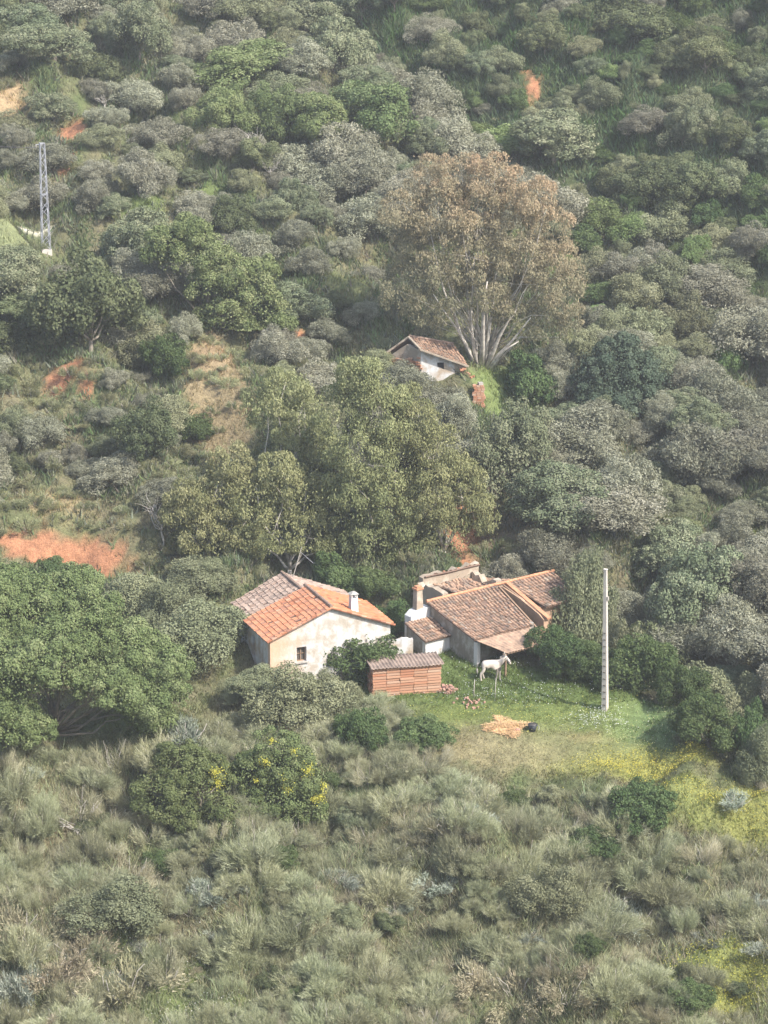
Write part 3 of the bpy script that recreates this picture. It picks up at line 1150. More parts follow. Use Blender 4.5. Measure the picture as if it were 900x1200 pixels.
def corrugated(name, e0, e1, r0, r1, mt, parent, pitch=.18, amp=.028, nv=10, thick=.012):
    e0, e1, r0, r1 = [np.asarray(p, float) for p in (e0, e1, r0, r1)]
    nU = int(np.linalg.norm(e1 - e0) / pitch * 6)
    nrm = np.cross(e1 - e0, r0 - e0)
    nrm /= np.linalg.norm(nrm)
    nrm = nrm if nrm[2] > 0 else -nrm
    V = []
    for s_ in (1, -1):
        for j in range(nv + 1):
            for i in range(nU + 1):
                u = i / nU
                v = j / nv
                p = lerp(lerp(e0, e1, u), lerp(r0, r1, u), v) + nrm * (amp * math.sin(i / 6 * 2 * math.pi) + s_ * thick / 2 + .02 * math.sin(v * 5 + u * 7))
                V.append(p)
    Fs = []
    w = nU + 1
    off = w * (nv + 1)
    for j in range(nv):
        for i in range(nU):
            a = j * w + i
            Fs.append((a, a + 1, a + w + 1, a + w))
            a += off
            Fs.append((a, a + w, a + w + 1, a + 1))
    for i in range(nU):
        Fs.append((i, off + i, off + i + 1, i + 1))
        a = nv * w + i
        Fs.append((a, a + 1, off + a + 1, off + a))
    for j in range(nv):
        a = j * w
        Fs.append((a, a + w, off + a + w, off + a))
        a = j * w + nU
        Fs.append((a, off + a, off + a + w, a + w))
    return obj(name, np_mesh(name, V, Fs, mt, rnd=np.full(len(Fs), .5)), parent)


corrugated('porch_sheet', (.55, -2.25, 1.22), (3.2, -2.25, 1.22), (-.1, -.25, 1.56), (3.75, -.25, 1.56), M['rustsheet'], h2, pitch=.2)
mb = MB()
mb.bar((.6, -2.1, -.6), (.6, -2.1, 1.16), .09, .09)
mb.bar((3.05, -2.1, -.6), (3.05, -2.1, 1.16), .09, .09)
mb.bar((.4, -2.12, 1.15), (3.3, -2.12, 1.15), .08, .08)
mb.build('porch_posts', M['wood'], h2)
mb = MB()
mb.box((.1, -.17, .28), (.22, .3, 2.2))
mb.build('corner_pier', M['whiteclean'], h2)
mb = MB()
wall(mb, (3.45, -1.9), (3.75, -1.9), .3, -.8, ragged(.3, .95, .1, 4, 8))
mb.build('porch_wall', M['whiteclean'], h2)
mb = MB()
mb.box((1.75 + .02, .19, .2), (.88, .06, 2.2))
dr = mb.build('door', M['wood'], h2)

# ---- upper house
YU = float(G(500, 452)[1])
uc = P(492, 409, YU)
h3 = empty('upper_ruin', (uc[0], uc[1], float(H(uc[0], uc[1]))))
tag(h3, 'small roof sagging ruin at the foot of the russet eucalyptus', 'house')
o3 = np.array(h3.location)


def U(px, py, Y):
    return P(px, py, Y) - o3


E1_, E2_, L_ = U(492, 409, YU), U(549, 429, YU + .2), U(449, 417, YU + 1.9)
R1_, R2_ = U(479, 395, YU + 1.9), U(531, 404, YU + 2.5)
tile_roof('front_roof', E1_, E2_, R1_, R2_, M['oldtile'], h3, jit=3, miss=.06, sag=.12, tw=.22)
B1_ = U(446, 402, YU + 4.6)
tile_roof('left_roof', L_ + (0, 0, .02), L_ + (2.8, 3.4, .3), E1_ * .0 + R1_, R2_ + (0, .02, 0), M['oldtile'], h3, jit=3, miss=.06, sag=.08, tw=.22)
mb = MB()
zf = -3.0


def slab(mb, a, b, top_a, top_b, t, zlow):
    a = np.array(a)
    b = np.array(b)
    d = (b - a)[:2]
    d = d / np.linalg.norm(d)
    n = np.array([-d[1], d[0]]) * t
    mb.hexa([(a[0], a[1], zlow), (b[0], b[1], zlow), (b[0] + n[0], b[1] + n[1], zlow), (a[0] + n[0], a[1] + n[1], zlow),
             (a[0], a[1], top_a), (b[0], b[1], top_b), (b[0] + n[0], b[1] + n[1], top_b), (a[0] + n[0], a[1] + n[1], top_a)])


fr = E2_ - E1_
wE1 = E1_ + fr * .02 + np.array([0, .25, -.14])
wE2 = E1_ + fr * .94 + np.array([0, .25, -.14])
wm0 = E1_ + fr * .36 + np.array([0, .25, -.14])
wm1 = E1_ + fr * .50 + np.array([0, .25, -.14])
slab(mb, wE1, wm0, wE1[2], wm0[2], .3, zf)
slab(mb, wm1, wE2, wm1[2], wE2[2], .3, zf)
slab(mb, wm0, wm1, wm0[2] - .72, wm1[2] - .72, .3, zf)
wt = (wm0 + wm1) / 2
mb2 = MB()
slab(mb2, wm0, wm1, wm0[2], wm1[2], .3, min(wm0[2], wm1[2]) - .25)
mb.v += mb2.v
mb.f += [tuple(i + len(mb.v) - 8 for i in f) for f in mb2.f]
mb.r += mb2.r
mb.build('front_wall', M['white'], h3)
mb = MB()
mb.box((wt[0], wt[1] + .22, wt[2] - .5), (.6, .05, .6))
mb.build('window', M['dark'], h3)
mb = MB()
wL = L_ + np.array([.25, 0, -.12])
midg = (wL + wE1) / 2
slab(mb, wL, (R1_[0] * .55 + midg[0] * .45, R1_[1] * .2 + midg[1] * .8, 0), wL[2], R1_[2] - .35, .3, zf)
slab(mb, (R1_[0] * .55 + midg[0] * .45, R1_[1] * .2 + midg[1] * .8, 0), wE1, R1_[2] - .35, wE1[2], .3, zf)
mb.build('gable_wall', M['ruin'], h3)
mb = MB()
for i in range(60):
    t_ = random.random()
    q = wL * (1 - t_) + wE1 * t_ + np.array([random.uniform(-.05, .05), -.06, -random.uniform(.2, 1.4)])
    mb.box(q, (.26, .10, .10), math.atan2(wE1[1] - wL[1], wE1[0] - wL[0]) + random.uniform(-.1, .1))
mb.build('bare_bricks', M['brick'], h3)
mb = MB()
mb.bar(L_ + (-.1, -.12, .02), R1_ + (-.02, -.14, .04), .16, .10)
mb.bar(R1_ + (-.02, -.14, .04), E1_ + (0, -.1, .05), .14, .10)
mb.bar(E1_ + (0, -.12, .0), E2_ + (0, -.12, .0), .12, .10)
mb.build('eave_beam', M['ruin'], h3)
ridge(h3, R1_ + (0, 0, .08), R2_ + (0, 0, .08), M['ridgetile'], .10)
# brick jumble at its right corner
mb = MB()
for i in range(26):
    q = E2_ + np.array([random.uniform(-.55, .3), random.uniform(-.1, .4), -.15 - random.uniform(0, 1.1)])
    mb.box(q, (.28, .16, .12), random.uniform(-.6, .6), tilt=random.uniform(-.5, .3))
mb.build('crumbled_corner', M['brick'], h3)

# brick stub of a wall
gs = G(561, 474)
bs = empty('brick_pillar', gs)
mb = MB()
zz = -.3
k = 0
while zz < 1.30:
    w_ = .80 - .10 * max(0, zz) + random.uniform(-.06, .06)
    cxo = .05 * math.sin(k * 1.3)
    for q in range(3):
        for e in range(2):
            mb.box((cxo - w_ / 2 + (q + .5) * w_ / 3, e * .24, zz + .055), (w_ / 3 * .93, .22, .095), random.uniform(-.08, .08))
    zz += .115
    k += 1
mb.build('bricks', M['brick'], bs)
mb = MB()
mb.box((0.1, .12, zz + .08), (.3, .3, .16), .3)
mb.build('top_stone', M['stone'], bs)
tag(bs, 'crumbling orange brick pillar standing below the upper ruin', 'pillar')

# ---- stack of bricks under a corrugated sheet
TB = R(13)
gk = G(437, 820)
bk = empty('brick_stack', gk, TB)
tag(bk, 'long stack of orange clay bricks under a corrugated sheet', 'brick stack')
mb = MB()
BH = .145
rows = 13
BW, BDp = 3.85, 1.55
for r_ in range(rows):
    z = -.25 + r_ * .155
    off = random.uniform(-.05, .05)
    nb = 5
    ww = BW / nb
    for i in range(nb):
        mb.box((ww * (i + .5) + off, .17 + random.gauss(0, .02), z + BH / 2), (ww * random.uniform(.96, .99), .34 + random.uniform(-.03, .05), BH - .03), random.gauss(0, .012))
    for j in range(4):
        mb.box((.17 + random.gauss(0, .02), .52 + (j + .5) * .26, z + BH / 2), (.34, .25, BH - .02), random.gauss(0, .01))
        mb.box((BW - .17 + off, .52 + (j + .5) * .26, z + BH / 2), (.34, .25, BH - .02), random.gauss(0, .01))
mb.box((BW / 2, .9, .75), (BW - .8, 1.1, 1.9), 0, .1)
mb.build('bricks', M['brick'], bk)
sh = empty('corrugated_sheet', gk, TB)
corrugated('sheet', (-.12, -.16, 1.81), (BW + .12, -.16, 1.78), (-.12, BDp + .2, 1.87), (BW + .12, BDp + .2, 1.84), M['sheet'], sh, pitch=.2, amp=.03)
tag(sh, 'grey brown corrugated sheet laid over the orange brick stack', 'sheet')

# heaps of broken brick beside it


def rubble(px, py, n, r_, hgt, label, size=.16, mt='rubble', name='rubble_heap', cat='rubble'):
    p = G(px, py)
    e = MB()
    for i in range(n):
        a = random.uniform(0, 6.28)
        d = r_ * math.sqrt(random.random())
        x, y = d * math.cos(a), d * math.sin(a) * .7
        z = float(H(p[0] + x, p[1] + y)) - p[2] + hgt * (1 - d / r_) * random.random()
        e.box((x, y, z + .05), (size * random.uniform(.6, 1.6), size * random.uniform(.5, 1), size * random.uniform(.35, .8)), random.uniform(0, 3), tilt=random.uniform(-.5, .5))
    o = e.build(name, M[mt], None, loc=p)
    tag(o, label, cat)
    return o


rubble(524, 810, 55, .55, .5, 'small pile of broken bricks at the right end of the stack')
rubble(550, 824, 24, .9, .12, 'scattered reddish rubble in the grass right of the brick stack', .12)

# straw, bucket, stakes
gp = G(592, 852)
sw = MB()
for i in range(1500):
    a = random.uniform(0, 6.28)
    d = math.sqrt(random.random())
    x, y = 1.15 * d * math.cos(a) * (1 + .2 * math.sin(a * 5)), 1.0 * d * math.sin(a) * (1 + .25 * math.sin(a * 4 + 1))
    x += .25 * math.sin(a * 3)
    z = float(H(gp[0] + x, gp[1] + y)) - gp[2] + .12 * (1 - d * d) + .04
    b = random.uniform(0, 6.28)
    l = random.uniform(.1, .25)
    q = Vector((x, y, z))
    e = q + Vector((math.cos(b) * l, math.sin(b) * l, random.uniform(-.02, .06)))
    s_ = Vector((-math.sin(b), math.cos(b), 0)) * .014
    sw.poly([q - s_, q + s_, e + s_, e - s_])
o = sw.build('straw_heap', M['straw'], loc=gp)
nb = 20
mbm = MB()
for i in range(nb):
    for j in range(6):
        def q(i_, j_):
            a = 2 * math.pi * i_ / nb
            d = j_ / 6
            x, y = 1.0 * d * math.cos(a), .8 * d * math.sin(a)
            x += .25 * d * math.sin(a * 3)
            return (x, y, float(H(gp[0] + x, gp[1] + y)) - gp[2] + .13 * (1 - d * d) - .02)
        mbm.poly([q(i, j), q(i + 1, j), q(i + 1, j + 1), q(i, j + 1)] if j else [q(i, 0), q(i, 1), q(i + 1, 1)])
mbm.build('straw_bed', M['straw'], o)
tag(o, 'patch of golden straw spread on the meadow left of the bucket', 'straw')
rubble(603, 857, 16, .28, .1, 'brown dung clods lying on the edge of the straw', .12, name='dung_heap', cat='dung')

gb_ = G(624, 856)
bu = empty('bucket', gb_)
mb = MB()
mb.tube([(0, 0, -.02), (0, 0, .34)], [.17, .24], 18)
mb.build('bucket_body', M['plastic'], bu, True)
mb = MB()
mb.tube([(.245 * math.cos(a), .245 * math.sin(a), .345) for a in np.linspace(0, 6.283, 19)], [.02] * 19, 6)
mb.build('rim', M['plastic'], bu, True)
mb = MB()
mb.tube([(0, 0, .335), (0, 0, .348)], [.21, .21], 18)
mb.build('water', M['glass'], bu, True)
mb = MB()
mb.tube([(.24, 0, .33), (.33, -.05, .25), (.34, -.12, .16), (.3, -.2, .1)], [.012] * 4, 5)
mb.build('handle', M['steel'], bu, True)
tag(bu, 'black plastic bucket in the grass beside the straw', 'bucket')

for px, py, top, lab in ((555, 818, 797, 'left of two thin pale stakes in the grass before the donkey'), (580, 818, 795, 'right of two thin pale stakes in the grass before the donkey')):
    p = G(px, py)
    hh = (py - top) / 19.5
    mb = MB()
    mb.tube([(0, 0, -.15), (.02, 0, hh * .5), (.05, .02, hh)], [.028, .024, .018], 6)
    o = mb.build('stake', M['deadwood'], None, True, loc=p)
    tag(o, lab, 'stake')

# ---- concrete pole
gp = G(709, 831)
po = empty('utility_pole', gp, R(-32))
hp = 7.85
mb = MB()
b0, b1 = .155, .08
lean = -.2
seg = 22
for i in range(seg):
    t0, t1 = i / seg, (i + 1) / seg
    q = []
    for t in (t0, t1):
        h_ = lerp(b0, b1, t)
        hy = h_ * .8
        ox = lean * t * .8
        q += [(ox - h_, -hy + lean * .3 * t, hp * t - (.5 if t == 0 else 0)), (ox + h_, -hy + lean * .3 * t, hp * t - (.5 if t == 0 else 0)),
              (ox + h_, hy + lean * .3 * t, hp * t - (.5 if t == 0 else 0)), (ox - h_, hy + lean * .3 * t, hp * t - (.5 if t == 0 else 0))]
    mb.hexa(q)
mb.build('shaft', M['concrete'], po)
for i in range(12):
    t = .035 + i * .047
    h_ = lerp(b0, b1, t)
    mb = MB()
    ox = lean * t * .8
    mb.box((ox + .01, -h_ * .8 + lean * .3 * t - .006, hp * t), (h_ * 1.1, .03, .06))
    mb.build('step_slot', M['bark'], po)
mb = MB()
mb.box((lean * .62 * .8 + .11, -.05, hp * .8), (.08, .14, .2))
mb.build('junction_box', M['stone'], po)
mb = MB()
mb.box((lean * .8, lean * .3, hp + .02), (.2, .17, .05))
mb.build('cap', M['concrete'], po)
tag(po, 'tall pale concrete pole standing at the meadow edge', 'pole')

# ---- lattice tower
gt = G(54, 292)
tw = empty('lattice_tower', gt, R(18))
s_t = scale_at(gt)
ht = (292 - 173) / s_t / math.cos(PITCH) * 1.0
w0, w1 = .27, .15
mb = MB()
corn = [(-1, -1), (1, -1), (1, 1), (-1, 1)]


def cp(k, t):
    w = lerp(w0, w1, t)
    return (corn[k % 4][0] * w, corn[k % 4][1] * w, t * ht)


for k in range(4):
    mb.bar(cp(k, -.05), cp(k, 1), .055, .055)
mb.build('legs', M['steel'], tw)
mb = MB()
ns = 13
for k in range(4):
    for i in range(ns):
        a, b = (k, k + 1) if (i + k) % 2 else (k + 1, k)
        mb.bar(cp(a, i / ns), cp(b, (i + 1) / ns), .03, .03)
    mb.bar(cp(k, 1), cp(k + 1, 1), .05, .05)
    mb.bar(cp(k, .52), cp(k + 1, .52), .05, .05)
mb.build('bracing', M['steel'], tw)
mb = MB()
mb.bar((-.45, 0, ht * .99), (.2, 0, ht * .99), .05, .05)
ca_ = mb.build('crossarm', M['steel'], tw)
mb = MB()
mb.tube([(-.42, 0, ht * .99), (-.42, 0, ht * .99 - .1), (-.42, 0, ht * .99 - .2)], [.03, .05, .03], 8)
mb.build('insulator', M['stone'], ca_)
mb = MB()
mb.box((0, 0, -.25), (.7, .7, .5))
mb.build('footing', M['concrete'], tw)
tag(tw, 'slim galvanised lattice tower on the left hillside', 'tower')
mb = MB()
pts = []
wp = np.array(gt) + np.array([-.4, -.13, ht * .96])
for i in range(14):
    t = i / 13
    pts.append((wp[0] - 30 * t, wp[1] + 4 * t, wp[2] + 2.2 * t - 4 * .55 * t * (1 - t)))
mb.tube(pts, [.018] * 14, 4)
o = mb.build('power_line', M['darkfur'])
tag(o, 'thin dark cable running left from the top of the lattice tower', 'cable')

# ---- the donkey
gd = G(576, 797)
dk = empty('donkey', gd, R(6))
J = {}
verts, edges, rads = [], [], []


def jv(name, x, y, z, r, par=None):
    J[name] = len(verts)
    verts.append((x, y, z))
    rads.append(r)
    if par:
        edges.append((J[par], J[name]))


jv('pelvis', -.42, 0, 1.00, .275)
jv('rump', -.60, 0, .98, .19, 'pelvis')
jv('loin', -.20, 0, .97, .285, 'pelvis')
jv('belly', .05, 0, .93, .315, 'loin')
jv('chest', .32, 0, .96, .295, 'belly')
jv('breast', .50, 0, 1.03, .20, 'chest')
jv('neck1', .58, -.01, 1.13, .165, 'breast')
jv('neck2', .67, -.03, 1.23, .145, 'neck1')
jv('poll', .75, -.05, 1.31, .12, 'neck2')
jv('brow', .84, -.09, 1.27, .11, 'poll')
jv('face', .93, -.15, 1.15, .088, 'brow')
jv('muzzle', .99, -.20, 1.03, .075, 'face')
jv('lips', 1.00, -.21, .98, .055, 'muzzle')
for s_, n_ in ((1, 'l'), (-1, 'r')):
    jv('ear0' + n_, .74, -.05 + s_ * .05, 1.42, .030, 'poll')
    jv('ear1' + n_, .71, -.05 + s_ * .09, 1.52, .036, 'ear0' + n_)
    jv('ear2' + n_, .69, -.05 + s_ * .11, 1.64, .012, 'ear1' + n_)
    dx = .05 * s_
    jv('hip' + n_, -.46, s_ * .13, .82, .15, 'pelvis')
    jv('stifle' + n_, -.40 + dx, s_ * .15, .66, .105, 'hip' + n_)
    jv('hock' + n_, -.57 + dx * 1.5, s_ * .15, .42, .066, 'stifle' + n_)
    jv('fetl' + n_, -.52 + dx * 2, s_ * .15, .11, .052, 'hock' + n_)
    jv('hoofh' + n_, -.48 + dx * 2, s_ * .15, .035, .06, 'fetl' + n_)
    jv('sho' + n_, .34, s_ * .12, .78, .13, 'chest')
    jv('fore' + n_, .36 - dx, s_ * .14, .58, .088, 'sho' + n_)
    jv('knee' + n_, .38 - dx, s_ * .14, .36, .062, 'fore' + n_)
    jv('pas' + n_, .37 - dx * 1.5, s_ * .14, .10, .050, 'knee' + n_)
    jv('hooff' + n_, .41 - dx * 1.5, s_ * .14, .035, .058, 'pas' + n_)
me = bpy.data.meshes.new('body')
me.from_pydata(verts, edges, [])
tmp = bpy.data.objects.new('tmp_body', me)
COL.objects.link(tmp)
md = tmp.modifiers.new('skin', 'SKIN')
md.branch_smoothing = .6
sv = me.skin_vertices[0].data
for i, r_ in enumerate(rads):
    sv[i].radius = (r_, r_)
sv[0].use_root = True
sd = tmp.modifiers.new('sub', 'SUBSURF')
sd.levels = 2
sd.render_levels = 2
dg = bpy.context.evaluated_depsgraph_get()
bme = bpy.data.meshes.new_from_object(tmp.evaluated_get(dg))
bpy.data.objects.remove(tmp)
bme.name = 'body'
bme.materials.clear()
bme.materials.append(M['fur'])
bme.polygons.foreach_set('use_smooth', np.ones(len(bme.polygons), bool))
obj('body', bme, dk)
dk.scale = (1.0, 1.12, 1.0)
mb = MB()
mb.tube([(-.74, 0, 1.06), (-.80, 0, .95), (-.81, 0, .7)], [.035, .03, .026], 7)
mb.tube([(-.81, 0, .72), (-.81, 0, .55), (-.79, 0, .36)], [.03, .055, .012], 7)
mb.build('tail', M['mane'], dk, True)
mb = MB()
for i in range(12):
    t = i / 11
    p = Vector((.50, 0, 1.31)).lerp(Vector((.74, -.04, 1.44)), t)
    mb.bar(p - Vector((0, 0, .1)), p + Vector((-.02, 0, .05)), .035, .05)
mb.build('mane', M['mane'], dk)
mb = MB()


def ringpts(c, d, r_, n=14):
    d = Vector(d).normalized()
    x = d.cross(Vector((0, 1, .1))).normalized()
    y = d.cross(x)
    return [Vector(c) + (x * math.cos(a) + y * math.sin(a)) * r_ for a in np.linspace(0, 6.283, n)]


mb.tube(ringpts((.955, -.17, 1.10), (.3, -.25, -.6), .10), [.016] * 14, 5, False)
mb.tube(ringpts((.78, -.06, 1.30), (.5, -.2, -.6), .135), [.016] * 14, 5, False)
mb.tube([(.83, -.21, 1.26), (.90, -.25, 1.17), (.95, -.27, 1.10)], [.014] * 3, 5)
mb.tube([(.79, .06, 1.28), (.87, .0, 1.19), (.96, -.08, 1.12)], [.014] * 3, 5)
mb.build('halter', M['darkfur'], dk, True)
for e in ((.85, -.205, 1.30), (.92, -.03, 1.27)):
    mb = MB()
    mb.tube([(e[0], e[1] - .012, e[2]), (e[0], e[1], e[2]), (e[0], e[1] + .012, e[2])], [.012, .022, .012], 8)
    mb.build('eye', M['dark'], dk, True)
tag(dk, 'white donkey with dark halter standing in front of the porch', 'donkey')
#@@VEG
# ------------------------------------------------------------------ big trees with crowns of their own


def custom(name, px, base, lobes_px, kind_mt, tmt, label, group=None, leaf=(.13, .08), dens=900, cr=.42, clump_per=14, droop=0, low=-.5, tr=.25, multi=1, fuzz=.6, rndf=None, twigs=0, seed=1, yoff=0.0, parent_parts=None, cat='tree'):
    """lobes_px: (px, py, r_px, depth offset m, aspect) of each lobe of the crown"""
    g = np.random.default_rng(seed)
    foot = G(px, base)
    foot = np.array([foot[0], foot[1] + yoff, 0.0])
    foot[2] = float(H(foot[0], foot[1]))
    s = scale_at(foot)
    foot[0] = (px - 450) / s
    lob = []
    for lx, ly, lr, dy_, asp in lobes_px:
        c = P(lx, ly, foot[1] + dy_) - foot
        r_ = lr / s
        if droop:
            r_ *= .93
        lob.append((c[0], c[1], c[2], r_, r_ * asp))
    area = sum(l[3] * l[4] for l in lob)
    nleaf = int(area * dens)
    ncl = int(area * clump_per)
    crown, trunk = make_tree_meshes(name, lob, g, M[kind_mt], M[tmt], ncl, cr, nleaf, leaf[0], leaf[1], droop=droop, low=low, tr=tr, multi=multi, fuzz=fuzz, rndf=rndf, twigs=twigs, limbs_out=1.2)
    root = empty(name, foot)
    obj('crown', crown, root)
    obj('trunk', trunk, root)
    tag(root, label, cat, group)
    PLACED.append((foot[0], foot[1], max(l[3] for l in lob)))
    return root, lob, foot


# the great evergreen oak at the left edge
custom('evergreen_oak', 62, 885, [(-30, 720, 55, 0, .95), (20, 720, 52, 1, .9), (60, 712, 42, 2.0, .9), (95, 730, 48, 1, .85), (140, 765, 46, .5, .9), (190, 790, 34, 0, 1.0),
                                  (60, 775, 55, -1.5, .8), (10, 790, 52, -2, .85), (-10, 840, 48, -2.5, .8), (15, 848, 30, -2.5, .8), (120, 800, 38, -1.5, .8), (165, 820, 30, -1.2, .9), (187, 845, 20, -1.0, 1.1), (168, 842, 20, -1.2, 1.0), (200, 818, 22, -.6, 1.0), (40, 858, 24, -2.0, .8), (145, 812, 30, -1.2, .9),
                                  (-60, 800, 60, -1, 1), (90, 690, 30, 3, .8), (0, 690, 36, 3, .7), (175, 762, 26, 1.5, .8)],
       'oak', 'bark', 'huge dense green oak cut off by the left edge of the photo', leaf=(.11, .085), dens=5600, cr=.28, clump_per=28, tr=.17, fuzz=.4, seed=3, yoff=1.5)

# foreground pair with yellow blossom
r1, l1, f1 = custom('flowering_oak', 235, 980, [(215, 900, 36, .6, .8), (190, 930, 34, 0, .8), (235, 925, 34, .3, .9), (265, 955, 26, -.3, .8), (215, 952, 24, -.5, .7), (258, 905, 18, 1, .8)],
       'oak', 'bark', 'rounded green oak with one yellow spray, left one of the foreground pair', leaf=(.10, .075), dens=6200, cr=.23, clump_per=32, fuzz=.45, tr=.14, seed=5, yoff=1.2, low=-.8)
r2, l2, f2 = custom('flowering_oak', 325, 982, [(325, 888, 38, .8, .8), (350, 915, 32, .5, .85), (300, 905, 28, .6, .85), (330, 940, 34, 0, .8), (295, 955, 26, -.3, .8), (358, 945, 22, 0, .8)],
       'oak', 'bark', 'larger foreground oak dotted with bright yellow blossom', leaf=(.10, .075), dens=6200, cr=.23, clump_per=32, fuzz=.45, tr=.16, seed=6, yoff=1.2, low=-.8)
for root, foot, spots in ((r1, f1, [(253, 905, .35), (255, 918, .3)]), (r2, f2, [(311, 892, .22), (333, 910, .22), (362, 902, .3), (336, 923, .28), (375, 933, .3), (380, 921, .2), (345, 880, .14), (318, 868, .15), (368, 935, .25), (300, 915, .12)])):
    g = np.random.default_rng(9)
    cc = []
    for x, y, r_ in spots:
        c = P(x, y, foot[1] - .55) - foot
        # push the blossom to the crown's near surface
        n_ = int(700 * r_)
        cc.append(c + unit(g.normal(size=(n_, 3))) * r_ * g.normal(size=(n_, 1)) * .75 * np.array([1.1, 1.8, 1]))
    cc = np.concatenate(cc)
    V, Fc = leaf_quads(cc, g.normal(size=cc.shape), .07, .06, g)
    obj('blossom', np_mesh('blossom', V, Fc, M['yellowflower'], rnd=g.uniform(0, 1, len(Fc))), root)
put('paleoak', 402, 990, 46, 945, 'small dark oak bush right of the foreground clump, leaning downhill', cat='shrub')


# eucalyptus group behind the cottages


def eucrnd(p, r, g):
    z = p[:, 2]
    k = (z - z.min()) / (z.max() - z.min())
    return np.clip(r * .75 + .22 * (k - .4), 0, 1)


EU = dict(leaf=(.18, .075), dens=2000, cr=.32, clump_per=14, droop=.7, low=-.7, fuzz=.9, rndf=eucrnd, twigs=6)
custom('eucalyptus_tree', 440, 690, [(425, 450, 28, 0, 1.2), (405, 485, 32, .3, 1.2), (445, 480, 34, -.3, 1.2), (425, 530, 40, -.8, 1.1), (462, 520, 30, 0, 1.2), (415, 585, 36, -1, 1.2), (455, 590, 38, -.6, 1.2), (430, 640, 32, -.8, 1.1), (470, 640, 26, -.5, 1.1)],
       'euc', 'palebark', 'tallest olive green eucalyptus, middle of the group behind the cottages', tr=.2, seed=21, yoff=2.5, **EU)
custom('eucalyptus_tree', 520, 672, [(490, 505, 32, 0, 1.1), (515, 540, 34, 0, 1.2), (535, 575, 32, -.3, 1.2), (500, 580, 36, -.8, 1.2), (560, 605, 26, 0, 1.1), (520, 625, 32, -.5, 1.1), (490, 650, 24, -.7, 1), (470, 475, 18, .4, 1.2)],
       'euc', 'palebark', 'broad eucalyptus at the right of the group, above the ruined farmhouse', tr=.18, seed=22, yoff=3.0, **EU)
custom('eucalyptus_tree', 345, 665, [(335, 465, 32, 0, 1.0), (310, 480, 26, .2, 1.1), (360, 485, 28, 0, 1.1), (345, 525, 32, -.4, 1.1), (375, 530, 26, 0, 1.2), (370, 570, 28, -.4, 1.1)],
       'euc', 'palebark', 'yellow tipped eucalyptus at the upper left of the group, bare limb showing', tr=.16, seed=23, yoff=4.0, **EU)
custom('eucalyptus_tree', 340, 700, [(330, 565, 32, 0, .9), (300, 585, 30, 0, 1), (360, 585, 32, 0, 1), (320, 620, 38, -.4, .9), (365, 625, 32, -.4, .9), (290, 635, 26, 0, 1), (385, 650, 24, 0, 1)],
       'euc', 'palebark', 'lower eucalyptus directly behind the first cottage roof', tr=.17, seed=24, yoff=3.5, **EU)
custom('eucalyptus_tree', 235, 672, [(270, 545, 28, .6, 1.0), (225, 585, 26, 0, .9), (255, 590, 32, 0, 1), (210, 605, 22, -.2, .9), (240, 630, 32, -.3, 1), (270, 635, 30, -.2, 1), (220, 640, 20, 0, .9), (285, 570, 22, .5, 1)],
       'euc', 'palebark', 'leftmost eucalyptus of the group, low and spreading', tr=.15, seed=25, yoff=2.0, **EU)


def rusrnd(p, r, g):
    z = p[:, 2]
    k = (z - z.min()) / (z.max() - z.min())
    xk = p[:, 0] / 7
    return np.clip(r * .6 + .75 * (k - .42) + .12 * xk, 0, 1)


g9 = np.random.default_rng(77)
RL = [(500, 215, 32), (540, 208, 34), (580, 215, 34), (470, 250, 28), (515, 250, 34), (560, 250, 36), (600, 250, 34), (628, 230, 26), (640, 262, 32), (478, 290, 32),
      (520, 295, 32), (565, 300, 34), (610, 300, 34), (650, 300, 32), (668, 320, 22), (480, 330, 32), (520, 340, 28), (570, 345, 28), (620, 345, 32), (660, 350, 28), (490, 365, 26),
      (640, 378, 26), (600, 372, 22), (668, 375, 18), (465, 350, 20), (555, 325, 24), (530, 365, 20), (495, 270, 28), (540, 275, 30), (585, 275, 30), (545, 315, 26), (505, 318, 26), (590, 325, 26), (635, 322, 24), (500, 385, 18), (625, 300, 26), (588, 235, 24), (522, 232, 26)]
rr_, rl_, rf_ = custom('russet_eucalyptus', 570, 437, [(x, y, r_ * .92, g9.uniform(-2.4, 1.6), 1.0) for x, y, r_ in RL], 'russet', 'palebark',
       'huge eucalyptus with rust coloured crown and many white trunks', leaf=(.17, .07), dens=1350, cr=.33, clump_per=12, droop=.7, low=-.6, tr=.09, multi=1, fuzz=.9, rndf=rusrnd, twigs=20, seed=31, yoff=1.0)
